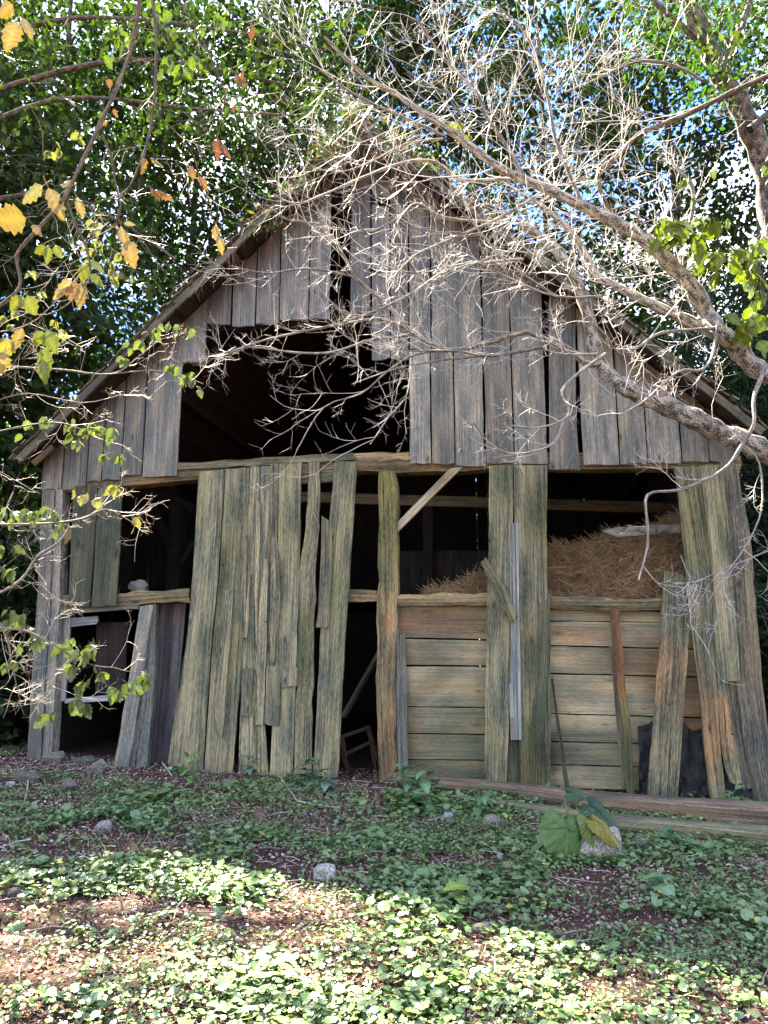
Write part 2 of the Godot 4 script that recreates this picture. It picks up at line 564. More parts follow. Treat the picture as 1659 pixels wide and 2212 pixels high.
func limb(parent: Node, called: String, a: Array, z0: float, z1: float, w0: float, w1: float, c: Color, shift: Vector3, wob := 0.08) -> Array:
	var p := smooth_path(px_path(a, z0, z1, wob), 4)
	var rad := PackedFloat32Array()
	for i in p.size():
		var k := (EYE.z - p[i].z) / F
		rad.append(lerpf(w0, w1, float(i) / (p.size() - 1)) * 0.5 * k * (1.0 + 0.12 * sin(i * 1.7 + w0)))
	var mb := Mb.new()
	tube(mb, p, rad, 10 if w0 > 16 else 7, c, c * 1.12, 0.22)
	return [obj(called, mb.mesh(), M.bark, parent, shift), p, rad]

func leaf_mesh(width: float, teeth: float, fold: float, droop: float, curl: float, seed_: int, c0: Color, c1: Color) -> ArrayMesh:    # a leaf of length 1 along +x, face up
	var r := RandomNumberGenerator.new(); r.seed = seed_
	var mb := Mb.new()
	var n := 13
	var pa := []; var ca := []
	for i in n + 1:
		var t := float(i) / n
		var w := width * pow(sin(PI * pow(t, 0.72)), 0.8) * 0.5 if t < 1.0 else 0.0
		var tooth := teeth * (0.5 if i % 3 == 0 else (-0.35 if i % 3 == 1 else 0.1)) * w
		var y := -droop * t * t
		var x := t * (1.0 - 0.25 * droop * t)
		var row := []
		for s in [-1.0, -0.5, 0.0, 0.5, 1.0]:
			var ww: float = (w + tooth * absf(s)) * s
			var ang: float = curl * absf(s) * (0.6 + 0.4 * sin(t * 5.0 + seed_))
			row.append(Vector3(x + 0.06 * absf(s) * r.randf_range(-1, 1) * teeth, y + fold * absf(s) * w - absf(ww) * sin(ang) + r.randf_range(-0.012, 0.012), ww * cos(ang)))
		pa.append(row)
		var cc := []
		for s in 5:
			cc.append(c0.lerp(c1, clampf(r.randf_range(-0.2, 0.55) + (0.35 if s in [0, 4] else 0.0) + 0.3 * t, 0, 1)) * (1.3 if s == 2 else (1.12 if (i + int(absf(s - 2))) % 2 == 0 else 0.86)))
		ca.append(cc)
	for i in n:
		for j in 4:
			mb.quad(pa[i][j], pa[i + 1][j], pa[i + 1][j + 1], pa[i][j + 1], Vector2.ZERO, Vector2(0.1, 0), Vector2(0.1, 0.1), Vector2(0, 0.1), ca[i][j], ca[i + 1][j], ca[i + 1][j + 1], ca[i][j + 1])
	var b := PackedVector3Array([Vector3(-0.35, 0.06, 0), Vector3(-0.15, 0.03, 0.01), Vector3(0.02, 0, 0)])
	tube(mb, b, PackedFloat32Array([0.012, 0.012, 0.014]), 3, c0 * 0.9, c0 * 0.9)
	return mb.mesh()

func round_leaf(seed_: int, cup: float) -> ArrayMesh:       # a kidney-shaped ground leaf, radius about 0.5, stalk below
	var r := RandomNumberGenerator.new(); r.seed = seed_
	var mb := Mb.new()
	var n := 13
	var pts := []
	for i in n + 1:
		var w := lerpf(0.32, TAU - 0.32, float(i) / n)
		var q := 0.5 * (1.0 - 0.16 * exp(-pow((w - PI) * 1.4, 2.0)) * -0.6) * r.randf_range(0.93, 1.05)
		pts.append(Vector3(-cos(w) * q * 1.05 + 0.08, cup * q * r.randf_range(0.6, 1.1), sin(w) * q))
	var o := Vector3(-0.2, -0.04, 0)
	var mid := Vector3(0.15, 0.0, 0)
	for i in n:
		var sh := 0.92 + 0.16 * r.randf()
		mb.tri(mid if i > 2 and i < n - 3 else o.lerp(mid, 0.4), pts[i], pts[i + 1], Color(sh, sh, sh))
	mb.tri(o.lerp(mid, 0.4), pts[n], o, Color(1, 1, 1))
	mb.tri(o.lerp(mid, 0.4), o, pts[0], Color(1, 1, 1))
	mb.tri(mid, o.lerp(mid, 0.4), pts[3], Color(1, 1, 1))
	mb.tri(mid, pts[n - 3], o.lerp(mid, 0.4), Color(1, 1, 1))
	tube(mb, PackedVector3Array([Vector3(-0.45, -0.9, 0.1), Vector3(-0.3, -0.4, 0.05), o]), PackedFloat32Array([0.03, 0.03, 0.02]), 3, Color(0.8, 0.8, 0.6), Color(1, 1, 0.8))
	return mb.mesh()

func heart_leaf(seed_: int, slim: float, c0: Color, c1: Color) -> ArrayMesh:     # stalk at the origin, tip at +x, length about 1
	var r := RandomNumberGenerator.new(); r.seed = seed_
	var mb := Mb.new()
	var rings := 9; var n := 48
	var G := []; var C := []
	for k in rings + 1:
		var row := PackedVector3Array(); var cr := PackedColorArray()
		var f := float(k) / rings
		for i in n + 1:
			var w := TAU * i / n - PI
			var q := 0.50 + 0.10 * cos(w) - 0.30 * exp(-pow((absf(w) - PI) * 1.9, 2.0)) + 0.14 * exp(-pow(w * 2.6, 2.0)) + 0.05 * exp(-pow((absf(w) - 2.2) * 1.6, 2.0))
			q *= 1.0 + 0.03 * sin(i * 2.6 + seed_)
			var vx := cos(w) * q * f; var vy := absf(sin(w) * q * f)
			var vein := maxf(pow(absf(cos(PI * (vx - 0.75 * vy) * 5.0)), 10.0) * 0.7, 1.0 - smoothstep(0.0, 0.03, vy))
			var h := -0.16 * f * f + 0.035 * sin(w * 5.0 + seed_) * f * f - 0.02 * vein * f + 0.02 * nz.get_noise_2d(i * 60.0, k * 90.0 + seed_)
			row.append(Vector3(0.36 + cos(w) * q * f, h, sin(w) * q * slim * f))
			cr.append(c0.lerp(c1, clampf(0.25 + 0.6 * nz.get_noise_2d(i * 25.0 + seed_ * 9.0, k * 60.0) + 0.2 * f, 0, 1)) * (1.0 + 0.45 * vein))
		G.append(row); C.append(cr)
	for k in rings:
		for i in n:
			mb.quad(G[k][i], G[k][i + 1], G[k + 1][i + 1], G[k + 1][i], Vector2.ZERO, Vector2.ZERO, Vector2.ZERO, Vector2.ZERO, C[k][i], C[k][i + 1], C[k + 1][i + 1], C[k + 1][i])
	return mb.mesh()

func clump_mesh(seed_: int, leaves: int, size: float, rad: float, slim := 0.5, hang := 0.5) -> ArrayMesh:
	var r := RandomNumberGenerator.new(); r.seed = seed_
	var mb := Mb.new()
	for i in leaves:
		var p := Vector3(r.randfn(), r.randfn() * 0.7, r.randfn()) * rad * 0.5
		var d := (Vector3(r.randfn(), r.randfn() - hang, r.randfn())).normalized()
		var s := d.cross(Vector3(r.randfn(), r.randfn() + 0.8, r.randfn())).normalized()
		var l := size * r.randf_range(0.7, 1.3)
		var up := s.cross(d) * l * 0.10
		var sh := r.randf_range(0.75, 1.25)
		var c := Color(sh, sh * r.randf_range(0.95, 1.05), sh * 0.95)
		var a := p; var b := p + d * l
		var m1 := p + d * l * 0.42 + s * l * slim * 0.5 + up
		var m2 := p + d * l * 0.42 - s * l * slim * 0.5 + up
		mb.tri(a, m1, b, c)
		mb.tri(a, b, m2, c)
	return mb.mesh()

# ---------------------------------------------------------------- barn
func roof_y(x: float) -> float:
	if x < apex.x:
		return lerpf(eave_l.y, apex.y, (x - eave_l.x) / (apex.x - eave_l.x))
	return lerpf(apex.y, eave_r.y, (x - apex.x) / (eave_r.x - apex.x))

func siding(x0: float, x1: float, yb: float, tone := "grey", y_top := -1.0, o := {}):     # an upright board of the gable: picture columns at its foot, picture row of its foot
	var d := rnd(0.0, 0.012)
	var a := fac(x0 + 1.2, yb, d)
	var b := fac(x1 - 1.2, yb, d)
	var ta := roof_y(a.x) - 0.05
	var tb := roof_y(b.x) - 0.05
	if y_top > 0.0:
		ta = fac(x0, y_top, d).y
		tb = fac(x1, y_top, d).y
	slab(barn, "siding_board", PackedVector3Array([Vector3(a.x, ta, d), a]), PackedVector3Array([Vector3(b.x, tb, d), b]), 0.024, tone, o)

func build_barn():
	barn = thing("barn", "weathered grey and mossy timber barn with a gable roof and missing siding boards", "barn")
	barn.transform = BT
	apex = fac(778, 270, 0.34)
	eave_l = fac(42, 994, 0.34)
	eave_r = fac(1650, 938, 0.34)
	var depth := -8.5
	# unweathered patches and rust stains on the lower boards
	var tan := Color(0.36, 0.235, 0.14)
	add_stain(1452, 1465, 75, 62, -0.5, Color(0.34, 0.235, 0.155), 0.8)
	add_stain(1540, 1590, 110, 42, -1.02, tan, 0.95)
	add_stain(1500, 1530, 60, 30, -0.9, tan, 0.8)
	add_stain(962, 1040, 30, 32, 0.6, Color(0.36, 0.20, 0.11), 0.6)
	add_stain(930, 1345, 120, 22, 0.05, Color(0.36, 0.20, 0.11), 0.65)
	add_stain(1235, 1375, 90, 20, 0.0, Color(0.33, 0.21, 0.12), 0.55)
	add_stain(1415, 1420, 60, 50, 0.0, Color(0.34, 0.23, 0.14), 0.6)
	add_stain(870, 1600, 30, 120, 0.0, Color(0.30, 0.16, 0.09), 0.5)
	add_stain(1000, 1560, 80, 60, 0.2, Color(0.27, 0.26, 0.15), 0.6)
	add_stain(980, 1640, 120, 60, 0.0, Color(0.22, 0.22, 0.14), 0.75)
	add_stain(1260, 1620, 110, 50, 0.0, Color(0.25, 0.24, 0.165), 0.75)
	add_stain(1255, 1500, 60, 35, -0.5, Color(0.20, 0.18, 0.11), 0.45)
	add_stain(930, 1480, 60, 30, -0.6, Color(0.19, 0.175, 0.11), 0.5)
	add_stain(1150, 1640, 45, 70, 0, Color(0.07, 0.075, 0.03), 0.8)
	add_stain(560, 1640, 120, 40, 0, Color(0.23, 0.2, 0.15), 0.5)
	add_stain(1160, 1110, 40, 60, 0, Color(0.14, 0.155, 0.07), 0.6)
	# gable siding
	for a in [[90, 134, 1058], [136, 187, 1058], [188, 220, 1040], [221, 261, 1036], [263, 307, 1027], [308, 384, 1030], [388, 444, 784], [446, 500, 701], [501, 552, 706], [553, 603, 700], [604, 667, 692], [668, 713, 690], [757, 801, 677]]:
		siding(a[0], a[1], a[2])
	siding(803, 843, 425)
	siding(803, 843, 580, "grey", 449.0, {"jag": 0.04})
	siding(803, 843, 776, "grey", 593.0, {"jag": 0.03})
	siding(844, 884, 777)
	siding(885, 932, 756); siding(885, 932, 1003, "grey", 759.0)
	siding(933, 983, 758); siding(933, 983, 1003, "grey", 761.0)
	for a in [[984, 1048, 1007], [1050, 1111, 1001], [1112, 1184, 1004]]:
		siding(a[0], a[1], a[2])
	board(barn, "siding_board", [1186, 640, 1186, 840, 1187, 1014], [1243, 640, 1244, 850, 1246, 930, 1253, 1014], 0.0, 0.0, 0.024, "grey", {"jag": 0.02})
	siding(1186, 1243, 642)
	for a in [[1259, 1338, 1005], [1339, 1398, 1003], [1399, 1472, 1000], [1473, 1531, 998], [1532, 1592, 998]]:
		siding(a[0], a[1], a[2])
	board(barn, "rail", [738, 678, 802, 671], [738, 690, 802, 684], -0.1, -0.1, 0.05, "beam")
	board(barn, "rail", [440, 700, 802, 676], [440, 716, 802, 692], -0.14, -0.14, 0.05, "dark")
	# tie beam
	board(barn, "tie_beam", [92, 1036, 260, 1024, 500, 1008, 760, 990, 1050, 975, 1300, 978, 1600, 980], [92, 1066, 260, 1049, 400, 1037, 700, 1024, 1050, 1011, 1250, 1010, 1600, 1014], -0.24, -0.24, 0.22, "beam", {"rough": 0.02, "cup": -0.02, "stain": true})
	board(barn, "beam_cap", [384, 1000, 600, 987, 760, 978], [384, 1016, 600, 1003, 770, 992], -0.03, -0.03, 0.045, "moss", {"rough": 0.01})
	board(barn, "beam_cap", [758, 979, 885, 977], [770, 996, 885, 993], -0.05, -0.05, 0.05, "beam", {"rough": 0.02, "jag": 0.04})
	# left bay: corner post, hanging boards, rail, window, leaning studs
	board(barn, "post", [92, 1058, 84, 1250, 57, 1655], [118, 1058, 108, 1300, 88, 1655], -0.1, -0.1, 0.14, "pale", {"rough": 0.008})
	board(barn, "post", [119, 1056, 109, 1300, 85, 1655], [136, 1056, 128, 1320, 110, 1655], -0.14, -0.14, 0.16, "pale", {"rough": 0.006})
	board(barn, "siding_board", [160, 1050, 153, 1180, 147, 1308], [211, 1046, 203, 1180, 193, 1310], 0.04, 0.05, 0.024, "green")
	board(barn, "siding_board", [213, 1043, 205, 1180, 197, 1311], [263, 1040, 259, 1180, 250, 1308], 0.045, 0.055, 0.024, "green")
	board(barn, "rail", [108, 1287, 250, 1280, 410, 1270], [108, 1318, 250, 1309, 410, 1300], -0.16, -0.16, 0.17, "beam", {"rough": 0.02, "cup": -0.02})
	board(barn, "lintel", [104, 1318, 300, 1306], [104, 1328, 300, 1315], -0.1, -0.1, 0.1, "pale")
	board(barn, "brace", [128, 1165, 160, 1132], [134, 1183, 165, 1150], -0.1, -0.1, 0.06, "beam")
	board(barn, "post", [303, 1308, 280, 1450, 244, 1667], [330, 1307, 310, 1450, 276, 1664], -0.08, -0.02, 0.1, "pale", {"rough": 0.006, "stain": true})
	board(barn, "stud", [326, 1306, 316, 1450, 279, 1664], [337, 1306, 336, 1450, 318, 1655], -0.12, -0.06, 0.08, "pale")
	for a in [[337, 358, 319, 336], [358, 378, 337, 352], [378, 402, 353, 372]]:
		board(barn, "inner_board", [a[0], 1302, a[2], 1656], [a[1], 1301, a[3], 1655], -0.3, -0.28, 0.03, "purple")
	var jamb := board(barn, "window_frame", [126, 1331, 118, 1517], [153, 1331, 140, 1514], -0.13, -0.13, 0.03, "white", {"mat": "paint"})
	board(jamb, "head", [153, 1335, 211, 1331], [151, 1354, 209, 1348], -0.14, -0.14, 0.03, "white", {"mat": "paint"})
	board(jamb, "sill", [139, 1509, 265, 1500], [139, 1519, 265, 1513], -0.14, -0.14, 0.04, "white", {"mat": "paint"})
	board(jamb, "panel", [208, 1345, 206, 1500], [276, 1345, 270, 1500], -0.34, -0.34, 0.02, "dark")
	# the big door: planks, with battens and patches nailed on
	var door := board(barn, "door", [432, 1040, 768, 1015], [432, 1062, 766, 1037], -0.03, -0.03, 0.03, "moss")
	tag(door, "mossy plank door sagging and out of square")
	board(door, "plank", [422, 1200, 400, 1400, 362, 1650], [428, 1200, 406, 1400, 369, 1652], 0.02, 0.10, 0.03, "moss")
	board(door, "plank", [430, 1018, 408, 1350, 369, 1655], [486, 1015, 470, 1250, 455, 1400, 437, 1668], 0.03, 0.12, 0.028, "moss")
	board(door, "plank", [488, 1014, 474, 1250, 459, 1400, 441, 1676], [540, 1010, 527, 1300, 521, 1450, 501, 1675], 0.03, 0.12, 0.028, "moss")
	board(door, "plank", [541, 1009, 528, 1200, 523, 1400, 515, 1676], [561, 1008, 556, 1200, 560, 1400, 580, 1682], 0.025, 0.11, 0.028, "moss")
	board(door, "plank", [562, 1007, 557, 1200, 558, 1470], [584, 1005, 578, 1200, 576, 1470], 0.028, 0.09, 0.028, "moss")
	board(door, "plank", [585, 1003, 579, 1200, 577, 1470], [603, 1002, 598, 1200, 594, 1470], 0.03, 0.09, 0.028, "moss")
	board(door, "plank", [604, 1002, 600, 1200, 596, 1430, 582, 1682], [651, 1000, 647, 1223, 640, 1435, 632, 1678], 0.03, 0.12, 0.028, "moss")
	board(door, "plank", [668, 996, 666, 1060, 659, 1160, 648, 1225, 642, 1430, 634, 1682], [689, 996, 691, 1090, 684, 1200, 680, 1330, 674, 1540, 672, 1680], 0.03, 0.12, 0.028, "moss", {"rough": 0.012})
	board(door, "plank", [724, 997, 718, 1060, 713, 1105, 709, 1160, 693, 1350, 686, 1500, 676, 1680], [771, 998, 754, 1272, 744, 1400, 730, 1680], 0.03, 0.12, 0.028, "moss")
	for a in [
		[[487, 1275, 475, 1400, 464, 1500, 459, 1545, 474, 1590], [505, 1275, 496, 1400, 485, 1530, 482, 1570, 478, 1592]],
		[[530, 1158, 527, 1270, 524, 1378], [534, 1157, 533, 1270, 532, 1378]],
		[[538, 1245, 532, 1300, 526, 1378], [542, 1240, 540, 1300, 534, 1378]],
		[[554, 1085, 550, 1280, 553, 1390], [563, 1085, 560, 1210, 555, 1395]],
		[[571, 1207, 560, 1300, 556, 1430, 553, 1566], [579, 1207, 577, 1300, 573, 1440, 569, 1566]],
		[[585, 1161, 586, 1250, 583, 1330, 583, 1428], [598, 1161, 602, 1210, 606, 1290, 600, 1360, 594, 1430]],
		[[524, 1445, 521, 1546], [548, 1445, 542, 1546]],
		[[577, 1440, 571, 1565], [607, 1440, 603, 1565]],
		[[608, 1442, 607, 1485], [643, 1440, 643, 1483]],
		[[695, 1112, 691, 1250, 683, 1356], [716, 1130, 717, 1250, 709, 1356]]]:
		board(door, "batten", a[0], a[1], lerpf(0.055, 0.14, (a[0][1] - 1000.0) / 660.0), lerpf(0.055, 0.14, (a[0][-1] - 1000.0) / 660.0), 0.03, "batten", {"rough": 0.006, "cup": -0.004, "mat": "old"})
	# middle post and its brace
	board(barn, "post", [818, 1020, 816, 1250, 813, 1500, 818, 1690], [852, 1018, 860, 1045, 858, 1250, 854, 1500, 857, 1692], -0.12, -0.08, 0.16, "post", {"rough": 0.014, "cup": -0.02, "stain": true})
	board(barn, "brace", [974, 1010, 915, 1070, 848, 1137], [998, 1010, 925, 1082, 850, 1158], -0.06, -0.06, 0.05, "warm", {"stain": true})
	board(barn, "rail", [750, 1272, 815, 1274], [750, 1297, 815, 1300], -0.14, -0.14, 0.14, "beam", {"rough": 0.02})
	board(barn, "trim", [851, 1300, 854, 1500, 860, 1690], [861, 1300, 864, 1500, 868, 1690], -0.03, 0.02, 0.03, "pale")
	board(barn, "trim", [863, 1370, 865, 1520, 868, 1688], [875, 1370, 879, 1520, 882, 1688], -0.02, 0.04, 0.03, "pale")
	# stall wall of wide level planks
	board(barn, "rail", [856, 1283, 950, 1282, 1055, 1280], [856, 1308, 950, 1310, 1055, 1310], -0.12, -0.12, 0.15, "beam", {"rough": 0.02, "cup": -0.02, "stain": true})
	board(barn, "rail", [1180, 1288, 1300, 1290, 1435, 1292], [1180, 1315, 1300, 1318, 1435, 1318], -0.12, -0.12, 0.15, "beam", {"rough": 0.02, "cup": -0.02, "stain": true})
	for a in [["stall_wall", 858, 1054, [[1309, 1309, 1378, 1381], [1381, 1384, 1437, 1438], [1440, 1441, 1526, 1528], [1528, 1530, 1584, 1586], [1586, 1588, 1640, 1642], [1642, 1644, 1694, 1698]]],
		["stall_wall", 1182, 1516, [[1318, 1322, 1341, 1346], [1342, 1347, 1394, 1402], [1396, 1404, 1454, 1462], [1457, 1464, 1541, 1550], [1543, 1552, 1601, 1610], [1603, 1612, 1651, 1660], [1653, 1662, 1702, 1712]]]]:
		var w: MeshInstance3D = null
		for r in a[3]:
			var o := {"stain": true, "rough": 0.003, "jag": 0.004, "mat": "smooth"}
			var L := [a[1], r[0], (a[1] + a[2]) / 2, (r[0] + r[1]) / 2, a[2], r[1]]
			var R := [a[1], r[2] - 1, (a[1] + a[2]) / 2, (r[2] + r[3]) / 2 - 1, a[2], r[3] - 1]
			if w == null:
				w = board(barn, "stall_wall", [a[1] + 20, r[0] + 5, a[2] - 20, r[1] + 5], [a[1] + 20, r[0] + 30, a[2] - 20, r[1] + 30], -0.3, -0.3, 0.08, "dark")
			board(w, "plank", L, R, -0.13 + rnd(0, 0.012), -0.13, 0.035, "warm", o)
	# pair of upright boards in the right bay, with a batten and a ribbed tin strip
	board(barn, "siding_board", [1057, 1007, 1056, 1150, 1050, 1400, 1046, 1698], [1108, 1006, 1107, 1400, 1093, 1704], 0.03, 0.16, 0.03, "moss", {"stain": true})
	board(barn, "siding_board", [1100, 1500, 1094, 1704], [1126, 1500, 1126, 1708], 0.0, 0.12, 0.025, "green")
	board(barn, "siding_board", [1110, 1006, 1112, 1200, 1119, 1500, 1124, 1708], [1183, 1005, 1181, 1150, 1183, 1290, 1189, 1400, 1190, 1716], 0.03, 0.16, 0.03, "moss", {"stain": true})
	board(barn, "batten", [1166, 1286, 1156, 1450, 1150, 1570], [1190, 1284, 1188, 1450, 1172, 1585], 0.09, 0.16, 0.022, "green", {"rough": 0.01})
	tin_strip()
	board(barn, "rail", [1303, 1146, 1312, 1140, 1471, 1132], [1303, 1148, 1316, 1161, 1471, 1151], -0.05, -0.05, 0.03, "pale", {"jag": 0.002})
	# leaning siding at the right corner
	board(barn, "siding_board", [1457, 1008, 1474, 1152, 1492, 1347, 1511, 1496, 1522, 1631, 1538, 1742], [1500, 1006, 1532, 1227, 1549, 1478, 1559, 1646, 1571, 1746], 0.04, 0.2, 0.03, "moss", {"stain": true})
	board(barn, "siding_board", [1501, 1006, 1533, 1227, 1550, 1478, 1561, 1646, 1578, 1692], [1512, 1006, 1546, 1300, 1567, 1475, 1590, 1601, 1602, 1694], 0.035, 0.19, 0.03, "moss", {"stain": true, "jag": 0.02})
	board(barn, "siding_board", [1512, 1005, 1530, 1152, 1551, 1347, 1562, 1473], [1562, 1004, 1580, 1200, 1592, 1350, 1600, 1472], 0.07, 0.15, 0.03, "moss")
	board(barn, "siding_board", [1556, 1004, 1575, 1300, 1590, 1480, 1612, 1640, 1637, 1760], [1592, 1003, 1620, 1150, 1634, 1320, 1650, 1500, 1690, 1760], 0.03, 0.12, 0.03, "pale", {"rough": 0.012, "mat": "old", "jag": 0.06})
	board(barn, "siding_board", [1562, 1440, 1580, 1560, 1600, 1700], [1600, 1440, 1614, 1560, 1634, 1706], 0.06, 0.1, 0.03, "pale", {"rough": 0.01, "mat": "old", "jag": 0.05})
	# shell: side walls, back wall, floor of the loft, roof
	var xl := fac(100, 1300, -0.2).x
	var xr := fac(1610, 1300, -0.2).x
	var mb := Mb.new()
	for s in [[xl, -1], [xr, 1]]:
		mb = Mb.new()
		for k in 20:
			var z0 := lerpf(depth, -0.16, k / 20.0); var z1 := lerpf(depth, -0.16, (k + 1) / 20.0) - 0.004
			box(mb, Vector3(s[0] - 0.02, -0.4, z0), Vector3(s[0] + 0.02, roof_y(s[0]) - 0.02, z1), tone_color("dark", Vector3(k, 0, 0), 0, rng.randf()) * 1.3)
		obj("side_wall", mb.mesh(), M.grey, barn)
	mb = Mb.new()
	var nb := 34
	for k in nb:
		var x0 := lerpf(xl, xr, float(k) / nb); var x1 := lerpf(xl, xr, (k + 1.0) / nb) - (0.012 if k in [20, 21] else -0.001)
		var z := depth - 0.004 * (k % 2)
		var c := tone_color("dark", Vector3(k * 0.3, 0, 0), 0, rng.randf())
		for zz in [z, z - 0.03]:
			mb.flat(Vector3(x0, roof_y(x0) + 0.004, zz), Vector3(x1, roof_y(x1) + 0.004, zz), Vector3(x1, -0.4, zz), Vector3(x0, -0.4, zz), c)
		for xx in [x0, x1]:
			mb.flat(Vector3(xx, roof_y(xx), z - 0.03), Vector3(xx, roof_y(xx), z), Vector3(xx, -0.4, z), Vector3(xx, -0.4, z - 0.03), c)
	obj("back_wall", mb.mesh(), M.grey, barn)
	roof(depth)
	# framing seen through the openings
	var frames := [
		[fac(640, 1075, -3.0), fac(1470, 1100, -3.0), 0.17, "beam"], [fac(925, 1095, -3.0), fac(925, 1330, -3.0), 0.16, "dark"],
		[fac(385, 1095, -2.2), fac(375, 1320, -2.2), 0.2, "dark"], [fac(330, 1060, -2.2), fac(420, 1100, -2.2), 0.14, "dark"],
		[fac(300, 1050, -1.6), fac(375, 1190, -2.2), 0.12, "dark"], [fac(420, 1170, -2.2), fac(380, 1240, -2.2), 0.1, "dark"]]
	for f in frames:
		mb = Mb.new()
		bar(mb, f[0], f[1], f[2], f[2], tone_color(f[3], f[0], 0.5, 0.3) * 0.75, Vector3(0, 0, 1))
		obj("frame_timber", mb.mesh(), M.old, barn)
	for k in 8:
		var x := 862 + k * 24
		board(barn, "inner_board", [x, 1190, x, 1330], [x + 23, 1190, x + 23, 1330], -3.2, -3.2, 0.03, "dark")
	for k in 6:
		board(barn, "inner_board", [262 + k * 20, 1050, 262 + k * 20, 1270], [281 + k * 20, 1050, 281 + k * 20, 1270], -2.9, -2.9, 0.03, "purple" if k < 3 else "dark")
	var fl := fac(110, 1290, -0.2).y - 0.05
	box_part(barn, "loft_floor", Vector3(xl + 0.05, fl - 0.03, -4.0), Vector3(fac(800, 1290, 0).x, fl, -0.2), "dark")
	box_part(barn, "partition", Vector3(fac(405, 1400, 0).x, -0.3, -4.0), Vector3(fac(405, 1400, 0).x + 0.04, fl - 0.04, -0.35), "dark")
	box_part(barn, "partition", Vector3(fac(866, 1400, 0).x, -0.3, -4.0), Vector3(fac(866, 1400, 0).x + 0.04, fl - 0.04, -0.35), "dark")

func tin_strip():
	var mb := Mb.new()
	var rows := 10
	var prof := [0.0, 0.0, 0.012, 0.012, 0.0, 0.0, 0.016, 0.016, 0.0, 0.0, 0.012, 0.012, 0.0]
	var us := [0.0, 0.2, 0.24, 0.3, 0.34, 0.44, 0.48, 0.56, 0.6, 0.72, 0.76, 0.84, 1.0]
	var L := resample(PackedVector3Array([fac(1093, 1131, 0.075), fac(1098, 1350, 0.12), fac(1103, 1598, 0.175)]), rows)
	var R := resample(PackedVector3Array([fac(1121, 1130, 0.075), fac(1123, 1350, 0.12), fac(1127, 1598, 0.175)]), rows)
	for i in rows:
		for j in us.size() - 1:
			var p := []
			for q in [[i, j], [i, j + 1], [i + 1, j + 1], [i + 1, j]]:
				p.append(L[q[0]].lerp(R[q[0]], us[q[1]]) + Vector3(0, 0, prof[q[1]]))
			var c0 := Color(0.50, 0.52, 0.44).lerp(Color(0.27, 0.30, 0.26), nz.get_noise_2d(j * 90.0, i * 20.0) + 0.4)
			if i == rows - 1: c0 = c0.lerp(Color(0.3, 0.12, 0.08), 0.5 if j < 4 else 0.0)
			mb.quad(p[0], p[1], p[2], p[3], Vector2(us[j], i * 0.1), Vector2(us[j + 1], i * 0.1), Vector2(us[j + 1], i * 0.1 + 0.1), Vector2(us[j], i * 0.1 + 0.1), c0, c0, c0, c0)
	tag(obj("metal_strip", mb.mesh(), M.tin, barn), "ribbed pale grey tin strip")

